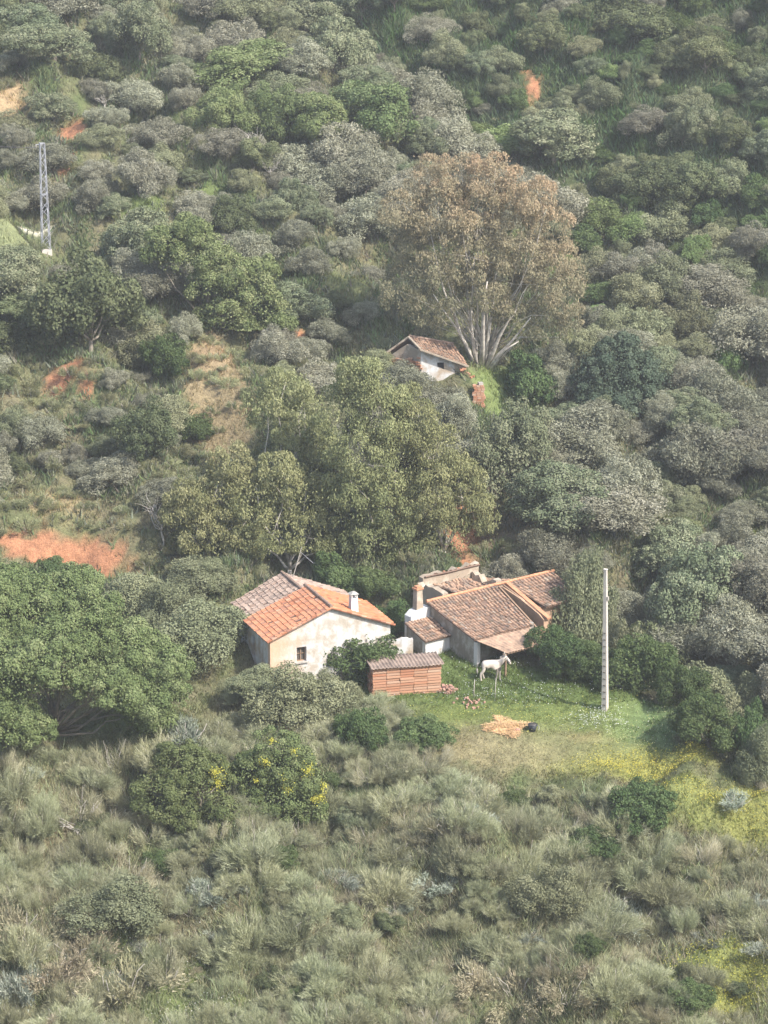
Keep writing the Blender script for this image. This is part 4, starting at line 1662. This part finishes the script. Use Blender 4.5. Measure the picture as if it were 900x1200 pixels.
# its bare white stems, fanning out from one foot
mb = MB()
for (bx, by), (mx, my), (tx, ty), w_ in [((566, 434), (585, 395), (606, 362), .15), ((568, 434), (600, 400), (622, 372), .12), ((563, 436), (566, 380), (571, 330), .17), ((561, 434), (552, 375), (556, 300), .13),
                                         ((558, 432), (540, 392), (531, 360), .14), ((560, 434), (548, 360), (548, 268), .12), ((564, 434), (577, 360), (585, 300), .13), ((570, 436), (590, 412), (608, 400), .11),
                                         ((559, 433), (560, 360), (545, 250), .10), ((565, 434), (572, 350), (565, 290), .10), ((572, 434), (610, 395), (655, 395), .07), ((560, 434), (535, 385), (508, 345), .09),
                                         ((566, 436), (590, 360), (640, 290), .10), ((558, 433), (520, 340), (500, 250), .08)]:
    dy0 = g9.uniform(-2.6, -.6) if ty > 300 else g9.uniform(-1.3, -.2)
    pts = [P(bx, by, rf_[1]) - rf_, P((bx + mx) / 2 + g9.uniform(-2, 2), (by + my) / 2, rf_[1] + dy0 * .5) - rf_, P(mx, my, rf_[1] + dy0) - rf_, P((mx + tx) / 2 + g9.uniform(-2, 2), (my + ty) / 2, rf_[1] + dy0 * 1.2) - rf_, P(tx, ty, rf_[1] + dy0 * 1.3) - rf_]
    pts[0][2] = -.3
    mb.tube(pts, [w_ * 1.1, w_ * .9, w_ * .7, w_ * .5, w_ * .25], 7)
mb.build('white_stems', M['palebark'], rr_, True)

# the dark round tree
custom('carob_tree', 726, 507, [(725, 440, 40, 0, 1.0), (700, 450, 32, -.3, 1), (750, 450, 34, -.2, 1), (725, 475, 40, -.8, .8), (695, 478, 26, -.6, .8), (760, 478, 26, -.5, .9), (725, 415, 24, .3, .9)],
       'blueholm', 'bark', 'dark blue green dome shaped tree right of the upper ruin', leaf=(.13, .10), dens=3800, cr=.27, clump_per=18, tr=.22, seed=41, low=-.8, yoff=2.0)

# yellowish oaks on the left slope
custom('yellow_green_oak', 250, 405, [(195, 285, 24, .5, .8), (225, 275, 24, .8, .8), (215, 305, 26, .2, .8), (250, 300, 26, 0, .8), (275, 325, 30, 0, .8), (245, 335, 26, -.3, .8), (305, 320, 22, .2, .8), (300, 355, 30, -.3, .85), (265, 370, 28, -.7, .85), (322, 380, 22, -.3, .9), (290, 390, 22, -.8, .8), (180, 300, 16, .3, .8)],
       'yoak', 'bark', 'large yellow green oak on the left slope, crown stepping downhill', leaf=(.14, .10), dens=3600, cr=.31, clump_per=22, tr=.2, seed=51, yoff=1.8)

L_OAK = [
    ('oak', 285, 132, 95, 55, 'bright green oak high on the left, topmost of the oak row'),
    ('oak', 262, 160, 90, 100, 'green oak at the left end of the oak row above the pale dead tree'),
    ('oak', 330, 178, 80, 98, 'green oak in the middle of the row, right of the pale dead tree'),
    ('oak', 378, 190, 72, 110, 'green oak lower right in the row above the russet eucalyptus'),
    ('oak', 445, 178, 100, 95, 'bright oak at the right end of the row, just above the russet crown'),
    ('paleoak', 35, 52, 78, 5, 'round pale oak at the top left corner'),
    ('holm', 112, 102, 60, 62, 'dark round oak below the top left corner'),
    ('paleoak', 65, 88, 90, 48, 'grey oak between the top left corner and the red soil patch'),
    ('holm', 108, 420, 112, 300, 'dark green oak below the lattice tower'),
    ('paleoak', 20, 380, 90, 290, 'pale oak at the left edge right below the lattice tower'),
    ('bush', 196, 452, 55, 392, 'green leafy bush on the open brown slope'),
    ('holm', 172, 545, 82, 462, 'dark holm oak in the middle of the left slope'),
    ('bush', 228, 526, 48, 487, 'bright green bush right of the dark oak on the left slope'),
    ('bush', 57, 692, 54, 653, 'rounded green bush just below the red earth bank'),
    ('holm', 24, 395, 60, 345, None),
    ('greybush', 664, 738, 60, 668, 'grey bush overlapping the far right end of the ruined farmhouse roof'),
    ('olive', 474, 482, 66, 424, 'grey olive hiding the lower gable of the upper ruin'), ('olive', 512, 500, 50, 452, 'grey olive below the white wall of the upper ruin'), ('greybush', 440, 455, 50, 415, None),
    ('fresh', 600, 200, 70, 148, 'bright spring green tree behind the russet crown'),
    ('fresh', 700, 290, 66, 232, 'fresh green tree right of the russet crown, upper one'),
    ('fresh', 738, 300, 60, 250, 'fresh green tree right of the russet crown, farther from it'),
    ('fresh', 560, 180, 50, 150, 'low spring green bush above the russet crown'),
    ('bush', 620, 480, 80, 412, 'bright green rounded bush between the white trunks and the dark dome tree'),
    ('fresh', 848, 440, 44, 400, 'small fresh green tree right of the dark dome tree'),
    ('paleoak', 648, 228, 118, 128, 'big grey green oak beyond the russet crown'),
    ('olive', 760, 186, 62, 138, 'pale grey tree on the far slope'),
    ('holm', 768, 262, 75, 190, 'dark spreading tree on the far slope at the gully'),
    ('paleoak', 600, 585, 102, 480, None),
    ('olive', 676, 572, 108, 478, None),
    ('olive', 715, 645, 120, 568, None),
    ('greybush', 682, 752, 82, 645, 'grey tree leaning over the right end of the ruined farmhouse'),
    ('paleoak', 780, 690, 110, 612, None),
    ('paleoak', 825, 740, 110, 640, None),
    ('olive', 855, 800, 105, 700, None),
    ('olive', 800, 785, 90, 715, None),
    ('tallbush', 652, 797, 80, 735, 'dark leafy bush left of the concrete pole'),
    ('tallbush', 690, 803, 60, 752, None),
    ('holm', 768, 800, 92, 722, None), ('tallbush', 738, 812, 96, 742, 'dark leafy bush just right of the concrete pole'),
    ('tallbush', 790, 834, 84, 778, None), ('greybush', 725, 790, 60, 712, None),
    ('bush', 418, 800, 96, 738, 'dark bush against the gable wall of the first cottage'),
    ('bush', 392, 700, 60, 645, 'bright climbing bush behind the orange roof, left one'),
    ('bush', 438, 722, 66, 668, 'bright climbing bush behind the orange roof, middle one'),
    ('bush', 468, 745, 54, 700, 'bright bush filling the gap between the two cottages'),
    ('greybush', 345, 862, 112, 778, 'grey green bush below the gable wall'),
    ('greybush', 300, 830, 60, 778, None), ('greybush', 385, 835, 60, 785, None),
    ('greybush', 236, 795, 104, 700, 'big grey bush touching the left wall of the cottage'),
    ('greybush', 200, 765, 110, 680, 'grey bush between the great oak and the cottage'),
    ('greybush', 160, 735, 80, 668, 'grey bush just above the great oak'),
    ('greybush', 225, 715, 85, 665, None),
    ('greybush', 250, 700, 50, 655, None),
    ('bush', 755, 982, 78, 920, 'dark green bush at the lower edge of the meadow'),
    ('bush', 495, 885, 66, 838, 'dark green bush left of the meadow, below the brick stack'),
    ('bush', 428, 880, 60, 830, None),
    ('greybush', 645, 1090, 90, 1010, 'dark leafy bush in the middle of the foreground brooms'),
    ('greybush', 135, 1120, 96, 1030, 'rounded dark bush at the lower left among brooms'),
    ('bush', 690, 1012, 60, 975, None),
    ('bush', 800, 1190, 60, 1150, None),
    ('greybush', 852, 886, 80, 815, None),
    ('tallbush', 830, 890, 90, 815, None),
    ('greybush', 895, 922, 56, 850, None),
    ('tallbush', 880, 900, 80, 820, None),
    ('silver', 215, 880, 60, 835, 'silvery feathery shrub between the great oak and the yellow flecked oaks'),
    ('silver', 20, 1190, 60, 1120, 'silvery shrub in the bottom left corner'),
    ('silver', 30, 925, 30, 900, 'round silver bush below the great oak trunk'),
    ('silver', 515, 1060, 45, 1030, None), ('silver', 730, 1100, 70, 1060, None), ('silver', 885, 1075, 30, 1050, None), ('silver', 470, 1085, 34, 1060, None), ('silver', 240, 1060, 50, 1025, None),
    ('silver', 890, 1130, 40, 1100, None), ('silver', 860, 960, 40, 930, None), ('silver', 400, 1050, 36, 1020, None),
    ('heath', 605, 1190, 80, 1160, None), ('heath', 560, 1165, 60, 1135, None), ('heath', 30, 1120, 80, 1085, None), ('heath', 90, 1140, 70, 1110, None), ('heath', 150, 1190, 90, 1155, None), ('heath', 665, 1198, 60, 1170, None), ('heath', 60, 1170, 70, 1140, None), ('heath', 200, 1130, 50, 1105, None), ('heath', 110, 1100, 50, 1075, None),
]
for k_, px, b_, w_, t_, lab in L_OAK:
    put(k_, px, b_, w_, t_, lab)
# pale dead trees


def dead(px, base, top, label, seed, spread=.35):
    g = np.random.default_rng(seed)
    p = G(px, base)
    h_ = (base - top) / scale_at(p) / math.cos(PITCH)
    mb = MB()
    fork = np.array([g.normal() * .1, 0, h_ * .45])
    tube_np(mb, (0, 0, -.3), fork, .07, .05, g, .05, 6, 3)
    for i in range(9):
        a = g.uniform(0, 6.28)
        e = fork + np.array([math.cos(a) * h_ * spread, math.sin(a) * h_ * spread, h_ * g.uniform(.2, .55)])
        tube_np(mb, fork * g.uniform(.7, 1), e, .032, .008, g, .15, 5, 4)
        for q in range(3):
            tube_np(mb, fork + (e - fork) * g.uniform(.4, .9), e + g.normal(size=3) * h_ * .14, .02, .006, g, .15, 4, 3)
    root = empty('dead_tree', p)
    mb.build('bare_branches', M['deadwood'], root, True)
    tag(root, label, 'tree')


dead(300, 198, 158, 'pale leafless tree standing among the green oaks', 5, .2)
dead(315, 212, 188, 'low grey leafless tree just below the pale standing one', 6, .5)
dead(432, 88, 62, 'bare grey tree near the top middle of the hillside', 7, .45)
dead(125, 130, 112, 'small bare shrub near the red soil patch at the upper left', 8, .5)
dead(95, 985, 950, 'arching bare branches in the foreground brooms, lower left', 9, .8)
dead(725, 1070, 1040, 'reddish bare branches among foreground brooms, lower right', 10, .7)
dead(190, 640, 585, 'pale bare stems at the left foot of the eucalyptus group', 12, .25)

# ------------------------------------------------------------------ filling the hillside


def inpoly(x, y, poly):
    c = False
    n = len(poly)
    for i in range(n):
        x0, y0 = poly[i]
        x1, y1 = poly[(i + 1) % n]
        if (y0 > y) != (y1 > y) and x < (x1 - x0) * (y - y0) / (y1 - y0) + x0:
            c = not c
    return c


OPEN = [[(212, 385), (320, 400), (300, 470), (250, 520), (225, 490), (235, 440)],
        [(560, 560), (600, 560), (690, 670), (620, 665), (570, 640)],
        [(0, 575), (170, 590), (200, 640), (180, 665), (0, 665)],
        [(0, 425), (95, 425), (130, 470), (60, 500), (0, 500)],
        [(145, 230), (205, 232), (200, 262), (150, 268)], [(0, 255), (75, 270), (75, 305), (0, 305)],
        [(560, 440), (585, 440), (640, 500), (600, 505), (565, 470)],
        [(0, 80), (45, 80), (45, 150), (0, 150)], [(70, 135), (105, 135), (100, 200), (70, 200)], [(600, 85), (635, 85), (640, 125), (605, 125)],
        [(430, 385), (556, 385), (572, 480), (545, 480), (440, 440)],
        [(820, 530), (870, 530), (870, 570), (820, 570)],
        [(345, 300), (430, 330), (440, 370), (390, 350)],
        [(195, 540), (230, 540), (225, 575), (195, 575)]]
BLOCK = [[(180, 400), (600, 400), (600, 900), (180, 900)], [(440, 300), (700, 300), (700, 445), (440, 445)]]


def region(px, py):
    """kind weights for a tree whose foot is seen here"""
    if py > 1180 or py < -70:
        return None
    if any(inpoly(px, py, q) for q in OPEN):
        return None
    if 390 < px < 560 and 398 < py < 494:
        return None
    if 535 < px < 650 and 430 < py < 545:
        return None
    if 215 < px < 320 and 385 < py < 555:
        return None
    if px < 80 and 255 < py < 335:
        return None
    if 145 < px < 205 and 230 < py < 285:
        return None
    if 65 < px < 110 and 140 < py < 235:
        return None
    if 225 < px < 590 and 560 < py < 720:
        return None
    if 445 < px < 690 and 300 < py < 440:
        return None
    if py > 690 and px < 640:
        return None
    if py > 690 and px < 800 and py > 690 + (px - 640) * .9:
        return None
    if py > 690 and px >= 800 and py > 850:
        return None
    if px < 240 and py > 600:
        return None
    line = 90 + (px - 430) * (330 - 90) / 470
    if px > 430 and py < line - 5:
        return dict(holm=4, bush=3, olive=2.0, greybush=4, paleoak=1.4, fresh=.25)
    if py < 60:
        return dict(olive=4, holm=1, greybush=3, paleoak=1)
    if px > 640 and py < 420:
        return dict(olive=4, greybush=3, fresh=.7, bush=.8, paleoak=1)
    if px > 600:
        return dict(olive=7, paleoak=1.2, greybush=.8)
    if py < 420:
        return dict(olive=7, paleoak=1.2, holm=.6, greybush=.8)
    return dict(olive=6, holm=.4, greybush=1.2)


g = np.random.default_rng(2024)
cnt = {}
tries = 0
lim = dict(olive=290, holm=120, bush=100, greybush=170, paleoak=110, fresh=30)
while tries < 22000 and sum(cnt.values()) < 560:
    tries += 1
    y = g.uniform(128, 228)
    x = g.uniform(-.18, .18) * y
    z = float(H(x, y))
    px, py = proj((x, y, z))
    if px < -60 or px > 960:
        continue
    w = region(px, py)
    if not w:
        continue
    ks = list(w)
    k_ = ks[g.choice(len(ks), p=np.array([w[q] for q in ks]) / sum(w.values()))]
    r_ = 1.05 + 1.75 * g.random() ** 1.3 if k_ not in ('bush', 'fresh') else g.uniform(.8, 1.5)
    if px > 430 and py < 330 - (900 - px) * .5:
        r_ *= g.uniform(.65, 1.0)
    if px < 240 and py > 420:
        r_ *= .72
    sp_ = .50
    if px < 430 and py > 40:
        sp_ = .60
    if (px < 150 and 60 < py < 230) or (300 < px < 450 and 270 < py < 390):
        sp_ = .85
        r_ *= .85
    ok = True
    for (qx, qy, qr) in PLACED:
        if (qx - x) ** 2 + (qy - y) ** 2 < ((qr + r_) * sp_) ** 2:
            ok = False
            break
    if not ok:
        continue
    hh = r_ * g.uniform(.95, 1.7)
    place(k_, x, y, r_, hh, g=g)
    cnt[k_] = cnt.get(k_, 0) + 1
print('TREES', cnt, 'tries', tries)

# foreground brooms and slope scrub
g = np.random.default_rng(99)
SH = []
MEADOW = [(415, 800), (520, 800), (530, 820), (620, 790), (720, 800), (800, 850), (905, 940), (905, 1010), (830, 985), (720, 935), (640, 935), (560, 945), (520, 915), (510, 880), (470, 835)]
RIDGE = [(90, 1120), (300, 1160), (330, 1205), (60, 1205)]


def shrub_kind(px, py, g):
    if inpoly(px, py, MEADOW):
        return None
    if py > 1090 and px < 230 and g.random() < .2:
        return 'heath'
    if py > 1120 and 520 < px < 700 and g.random() < .3:
        return 'heath'
    if inpoly(px, py, RIDGE) and g.random() < .65:
        return None
    if inpoly(px, py, [(760, 1080), (905, 1190), (905, 1205), (820, 1205), (740, 1110)]) and g.random() < .8:
        return None
    if 60 < px < 200 and 850 < py < 900:
        return None
    if inpoly(px, py, [(0, 890), (190, 890), (190, 1000), (0, 1010)]) and g.random() < .5:
        return 'drybroom'
    q = g.random()
    return 'broom' if q < .84 else 'drybroom' if q < .96 else 'silver'


for i in range(260):
    y = g.uniform(105, 124)
    x = g.uniform(-.16, .16) * y
    px, py = proj((x, y, float(H(x, y))))
    if py < 925 or py > 1215 or inpoly(px, py, MEADOW):
        continue
    r_ = g.uniform(.45, .95)
    if any((qx - x) ** 2 + (qy - y) ** 2 < ((qr + r_) * .9) ** 2 for qx, qy, qr in PLACED) or sum(1 for q in AUTO if q[3] > 900 and q[1] in ('greybush', 'holm', 'bush')) > 34:
        continue
    place(['greybush', 'greybush', 'holm', 'bush'][g.integers(4)], x, y, r_, r_ * g.uniform(.9, 1.4), g=g)
n = 0
tries = 0
NB = dict(broom=298, drybroom=80, silver=22, heath=14)
have = {}
while tries < 9000:
    tries += 1
    y = g.uniform(104, 134)
    x = g.uniform(-.165, .165) * y
    z = float(H(x, y))
    px, py = proj((x, y, z))
    if px < -40 or px > 940 or py < 815 or py > 1225:
        continue
    if px < 250 and py < 885:
        continue
    k_ = shrub_kind(px, py, g)
    if k_ is None or have.get(k_, 0) >= NB[k_]:
        continue
    r_ = g.uniform(.42, 1.15) * (1 if k_ in ('broom', 'drybroom') else .7)
    if py < 900:
        r_ *= .75
    ok = True
    for (qx, qy, qr) in PLACED:
        if (qx - x) ** 2 + (qy - y) ** 2 < ((qr + r_) * .44) ** 2:
            ok = False
            break
    if not ok:
        continue
    place(k_, x, y, r_, r_ * g.uniform(1.0, 1.7) * (.6 if k_ in ('heath', 'silver') else 1), g=g)
    have[k_] = have.get(k_, 0) + 1
# low scrub on the open slopes
tries = 0
while tries < 5000 and have.get('scrub', 0) < 210:
    tries += 1
    y = g.uniform(138, 200)
    x = g.uniform(-.17, .17) * y
    z = float(H(x, y))
    px, py = proj((x, y, z))
    if px < -10 or px > 910 or not (py < 700):
        continue
    inside = any(inpoly(px, py, q) for q in OPEN[:4]) or (px < 240 and 400 < py < 700) or (px > 560 and 560 < py < 680 and px < 690)
    if not inside and g.random() < .93:
        continue
    if inpoly(px, py, [(0, 622), (160, 622), (165, 662), (0, 662)]) and g.random() < .8:
        continue
    r_ = g.uniform(.35, .8)
    if any((qx - x) ** 2 + (qy - y) ** 2 < ((qr + r_) * .6) ** 2 for qx, qy, qr in PLACED):
        continue
    place('scrub', x, y, r_, r_ * g.uniform(.7, 1.1), g=g)
    have['scrub'] = have.get('scrub', 0) + 1
print('SHRUBS', have, 'tries', tries)

for rec in list(AUTO):
    o, k_, px, py = rec
    if 540 < px < 585 and 445 < py < 500 and o.location.y < gs[1] + .3:
        for c_ in list(o.children):
            bpy.data.objects.remove(c_)
        AUTO.remove(rec)
        bpy.data.objects.remove(o)
# ------------------------------------------------------------------ labels for the unnamed: nearest landmark, side, rank
LMK = [('the top left corner', 0, 20), ('the top edge above the oak row', 280, 20), ('the upper red soil patch', 85, 160), ('the lattice tower', 54, 235), ('the oak row', 320, 140),
       ('the yellow green oak', 250, 335), ('the dark oak below the tower', 108, 355), ('the russet eucalyptus', 570, 300), ('the spring green tree', 596, 180), ('the far red gash', 622, 100),
       ('the top middle edge', 500, 20), ('the top right corner', 880, 20), ('the pale tree on the far slope', 760, 160), ('the right edge at the gully mouth', 890, 320), ('the dark dome tree', 726, 450),
       ('the small fresh green tree', 848, 420), ('the upper ruin', 500, 412), ('the brick pillar', 561, 460), ('the eucalyptus group', 400, 560), ('the dark holm oak on the left slope', 172, 505),
       ('the red earth bank', 80, 640), ('the left edge of the brown slope', 10, 500), ('the pole top', 705, 675), ('the right edge above the pole', 890, 560), ('the pole foot', 709, 830),
       ('the dark right hand gully', 860, 800), ('the great left oak', 90, 780), ('the first cottage', 360, 740), ('the brick stack', 470, 790), ('the straw patch', 592, 852),
       ('the yellow flowered grass', 780, 910), ('the dark meadow bush', 755, 950), ('the yellow flecked oak', 325, 925), ('the grey foreground oak', 220, 925), ('the arching bare branches', 95, 965),
       ('the lower left dark bush', 135, 1075), ('the bottom left corner', 20, 1170), ('the daisy strip at the bottom', 230, 1170), ('the middle of the bottom edge', 450, 1180), ('the central dark leafy bush', 645, 1050),
       ('the silvery shrub lower right', 730, 1080), ('the bottom right corner', 880, 1180), ('the right edge of the brooms', 890, 1050), ('the small bush right of the oak clump', 402, 965), ('the bush below the brick stack', 495, 862),
       ('the pinkish heath at the bottom', 600, 1175), ('the open centre of the brooms', 510, 1000), ('the left edge of the brooms', 15, 1040), ('the centre left of the brooms', 300, 1080)]
DESC = dict(olive='grey olive tree', greybush='grey green leafy bush', holm='dark holm oak', paleoak='pale grey green oak', oak='green oak', bush='dark green leafy bush', tallbush='tall dark green bush', fresh='fresh green leafy bush',
            broom='grey green broom', drybroom='dry straw coloured broom', silver='silvery feathery shrub', heath='pinkish brown heath bush', scrub='low olive scrub')
ORD = ['nearest', 'second', 'third', 'fourth', 'fifth', 'sixth', 'seventh', 'eighth', 'ninth', 'tenth', 'eleventh', 'twelfth', 'thirteenth', 'fourteenth', 'fifteenth', 'sixteenth', 'seventeenth', 'eighteenth', 'nineteenth', 'twentieth'] + ['outlying'] * 200
GRP = dict(olive='olive trees on the hillside', greybush='grey green bushes on the slopes', holm='dark holm oaks on the hillside', paleoak='pale oaks on the hillside', oak='green oaks',
           bush='dark green bushes', tallbush='tall dark bushes in the gully', fresh='fresh green bushes', broom='broom bushes in the foreground', drybroom='dry brooms in the foreground', silver='silvery shrubs in the foreground', heath='heath bushes in the foreground', scrub='low scrub bushes on the open slope')
bins = {}
for o, k_, px, py in AUTO:
    d = [(math.hypot(px - l[1], py - l[2]), i) for i, l in enumerate(LMK)]
    dd, i = min(d)
    dx, dy = px - LMK[i][1], py - LMK[i][2]
    if abs(dx) > 2.2 * abs(dy):
        side = 'right of' if dx > 0 else 'left of'
    elif abs(dy) > 2.2 * abs(dx):
        side = 'below' if dy > 0 else 'above'
    else:
        side = ('lower' if dy > 0 else 'upper') + (' right of' if dx > 0 else ' left of')
    bins.setdefault((k_, i, side), []).append((dd, o))
for (k_, i, side), lst in bins.items():
    lst.sort(key=lambda q: q[0])
    for j, (dd, o) in enumerate(lst):
        base = f'{DESC[k_]} {side} {LMK[i][0]}'
        if len(lst) > 1:
            base += f', {ORD[j]} out' if j else ', nearest one'
        o['label'] = base
        o['group'] = GRP[k_]

# ------------------------------------------------------------------ ground cover (uncountable)


def blades(name, n, region_fn, hmul, label, cat, wid=.03, seed=0, per=7, flower=None, spreadr=.16):
    g = np.random.default_rng(seed)
    y = g.uniform(103, 226, n)
    x = g.uniform(-.172, .172, n) * y
    z = H(x, y)
    px, py = proj(np.stack([x, y, z], 1))
    k, hgt, tint = region_fn(px, py, x, y, g)
    x, y, z, hgt, tint = x[k], y[k], z[k], hgt[k], tint[k]
    m = len(x)
    c = np.repeat(np.stack([x, y, z], 1), per, 0)
    c[:, :2] += g.normal(size=(m * per, 2)) * spreadr
    c[:, 2] = H(c[:, 0], c[:, 1])
    hh = np.repeat(hgt, per)[:, None] * g.uniform(.5, 1.3, (m * per, 1)) * hmul
    tip = c + np.concatenate([g.normal(size=(m * per, 2)) * .45, np.ones((m * per, 1))], 1) * hh
    sd = g.normal(size=(m * per, 3))
    sd[:, 2] *= .3
    sd = unit(sd) * wid * g.uniform(.6, 1.5, (m * per, 1)) * (.6 + c[:, 1:2] / 250)
    V = np.stack([c - sd, c + sd, tip], 1).reshape(-1, 3)
    col = np.repeat(tint, per, 0) * g.uniform(.6, 1.4, (m * per, 1)) * (1 + g.normal(size=(m * per, 3)) * .06)
    me = np_mesh(name, V, np.arange(3 * m * per).reshape(-1, 3), M['grass'], col=np.clip(col, .01, .8))
    o = obj(name, me)
    tag(o, label, cat, kind='stuff')
    return o


def grass_region(px, py, x, y, g):
    u = g.random(len(px))
    k = (px > -20) & (px < 920) & (py < 1230) & (py > -40)
    near = py > 690
    k &= near | (u < .42)
    tint = gcol(x, y)
    red = (tint[:, 0] > tint[:, 1] * 1.75)
    k &= ~(red & (u < .9))
    tint = np.where(red[:, None], np.array((.14, .15, .08)), tint * np.array((1.05, 1.06, .9)))
    hgt = np.where(near, .20, .30) * (1 + .4 * fbm(x, y, 3.3))
    mead = (px > 500) & (px < 760) & (py > 825) & (py < 905)
    hgt = np.where(mead, .07, np.clip(hgt, .07, .6))
    return k, hgt, tint


blades('grass', 90000, grass_region, 1.0, 'green and dry grass and low herbs covering the hillside', 'grass', .022, 1)


def scrub_region(px, py, x, y, g):
    k = (px > -20) & (px < 920) & (py < 1230) & (py > 880)
    mead = np.array([inpoly(a, b, MEADOW) for a, b in zip(px, py)])
    k &= ~mead
    tint = np.where((fbm(x, y, 5.0) > .1)[:, None], np.array((.30, .32, .18)), np.array((.36, .345, .225)))
    tint = tint * (1 + .25 * fbm(x * 2, y * 2, 4.0)[:, None])
    hgt = np.clip(.48 * (1 + .5 * fbm(x, y, 2.3)), .12, .8)
    k &= ~((gcol(x, y)[:, 1] > .2) & (g.random(len(px)) < .85))
    return k, hgt, tint


blades('undergrowth', 90000, scrub_region, 1.25, 'dense fine grey green undergrowth between the foreground brooms', 'undergrowth', .016, 2, 9)



def thicket_region(px, py, x, y, g):
    k = (px > -20) & (px < 920) & (py < 700) & (py > -50)
    col_ = gcol(x, y)
    k &= ~((col_[:, 0] > col_[:, 1] * 1.35) | (col_[:, 1] > .19))
    op = np.array([any(inpoly(a, b, q) for q in OPEN) if kk else False for a, b, kk in zip(px, py, k)])
    k &= ~(op & (g.random(len(px)) < .8))
    f = fbm(x * 1.3, y * 1.3, 6.0)
    far = (px > 430) & (py < 90 + (px - 430) * .51)
    k &= far | (f > -.15)
    tint = np.where((f > .25)[:, None], np.array((.15, .19, .09)), np.array((.20, .205, .14)))
    tint = np.where(far[:, None], tint * np.array((.62, .8, .62)), tint)
    hgt = np.clip(.45 * (1 + .6 * fbm(x * 1.7, y * 1.7, 2.3)), .15, .95) * np.where(far, 1.25, 1.0)
    return k, hgt, tint


blades('thicket', 95000, thicket_region, 1.0, 'low leafy thicket filling the ground between the hillside trees', 'thicket', .045, 4, 8, spreadr=.22)

# flowers
FL = [(760, 905, 3.2, .9, 1500, (.60, .52, .10)), (730, 897, 2.2, .7, 700, (.60, .52, .10)), (840, 935, 2.6, .9, 800, (.6, .52, .1)), (888, 952, 1.3, 1.4, 400, (.6, .52, .1)), (860, 1160, 1.9, 1.3, 1300, (.55, .52, .08)), (810, 1125, 1.8, .8, 500, (.55, .52, .1)),
      (700, 843, 1.5, .9, 500, (.7, .7, .65)), (600, 815, 5, 1.5, 500, (.65, .65, .6)), (160, 1150, 4.5, 1.3, 900, (.68, .66, .6)), (250, 1180, 3.0, .8, 600, (.68, .66, .6)), (760, 860, 2.2, 2.2, 400, (.6, .55, .3)), (560, 780, 3, 2, 200, (.65, .65, .6)),
      (600, 840, 5, 2, 700, (.55, .5, .12)), (820, 860, 2.0, 2.0, 300, (.6, .6, .5))]
g = np.random.default_rng(55)
cc, cl = [], []
for px, py, rx, ry, n_, c_ in FL:
    p = G(px, py)
    q = g.normal(size=(n_, 2)) * .62
    X_, Y_ = p[0] + q[:, 0] * rx, p[1] + q[:, 1] * ry
    cc.append(np.stack([X_, Y_, H(X_, Y_) + g.uniform(.12, .34, n_)], 1))
    cl.append(np.tile(np.array(c_), (n_, 1)) * g.uniform(.8, 1.1, (n_, 1)))
cc = np.concatenate(cc)
cl = np.concatenate(cl)
V, Fc = leaf_quads(cc, g.normal(size=cc.shape) * .6 + np.array([0, 0, 1]), .055, .05, g)
tag(obj('wildflowers', np_mesh('wildflowers', V, Fc, M['grass'], col=cl)), 'yellow and white wildflowers dotted through the grass', 'wildflowers', kind='stuff')

# ------------------------------------------------------------------ light, sky, haze
SUN = Vector((.62, -.52, .80)).normalized()
sl_ = bpy.data.lights.new('sun', 'SUN')
sl_.energy = 3.4
sl_.angle = R(.6)
sl_.color = (1.0, .955, .89)
so = bpy.data.objects.new('sun', sl_)
COL.objects.link(so)
so.rotation_euler = SUN.to_track_quat('Z', 'Y').to_euler()
so.location = (60, -40, 120)
w = bpy.data.worlds.new('World')
scene.world = w
w.use_nodes = True
nt = w.node_tree
sky = nt.nodes.new('ShaderNodeTexSky')
sky.sky_type = 'NISHITA'
sky.sun_disc = False
sky.sun_elevation = math.asin(SUN.z)
sky.sun_rotation = math.atan2(SUN.x, SUN.y)
sky.air_density = 1.2
sky.dust_density = 2.0
bg = nt.nodes['Background']
nt.links.new(sky.outputs[0], bg.inputs[0])
bg.inputs[1].default_value = .15

HAZE = .0005
if HAZE:
    mb = MB()
    x0, x1, y0, y1 = -430, 430, -70, 910
    zl = float(GZ.min()) - 1.0
    zh = float(GZ.max()) + 12
    mb.hexa([(x0, y0, zl), (x1, y0, zl), (x1, y1, zl), (x0, y1, zl), (x0, y0, zh), (x1, y0, zh), (x1, y1, zh), (x0, y1, zh)])

    def hz(nt, out):
        v = N(nt, 'ShaderNodeVolumePrincipled')
        v.inputs['Color'].default_value = (.97, .96, .95, 1)
        v.inputs['Density'].default_value = HAZE
        v.inputs['Anisotropy'].default_value = .2
        nt.links.new(v.outputs[0], out.inputs['Volume'])
    o = mb.build('haze', mat('haze', hz))
    tag(o, None, None, kind='stuff')

scene.view_settings.view_transform = 'Standard'
scene.view_settings.look = 'None'
scene.view_settings.gamma = 1
scene.view_settings.use_curve_mapping = False
scene.view_settings.exposure = 1.18
cy_ = scene.cycles
cy_.max_bounces = 5
cy_.diffuse_bounces = 3
cy_.glossy_bounces = 1
cy_.transmission_bounces = 3
cy_.transparent_max_bounces = 4
cy_.volume_bounces = 0
cy_.use_denoising = True
cy_.denoising_prefilter = 'ACCURATE'
cy_.caustics_reflective = False
cy_.caustics_refractive = False
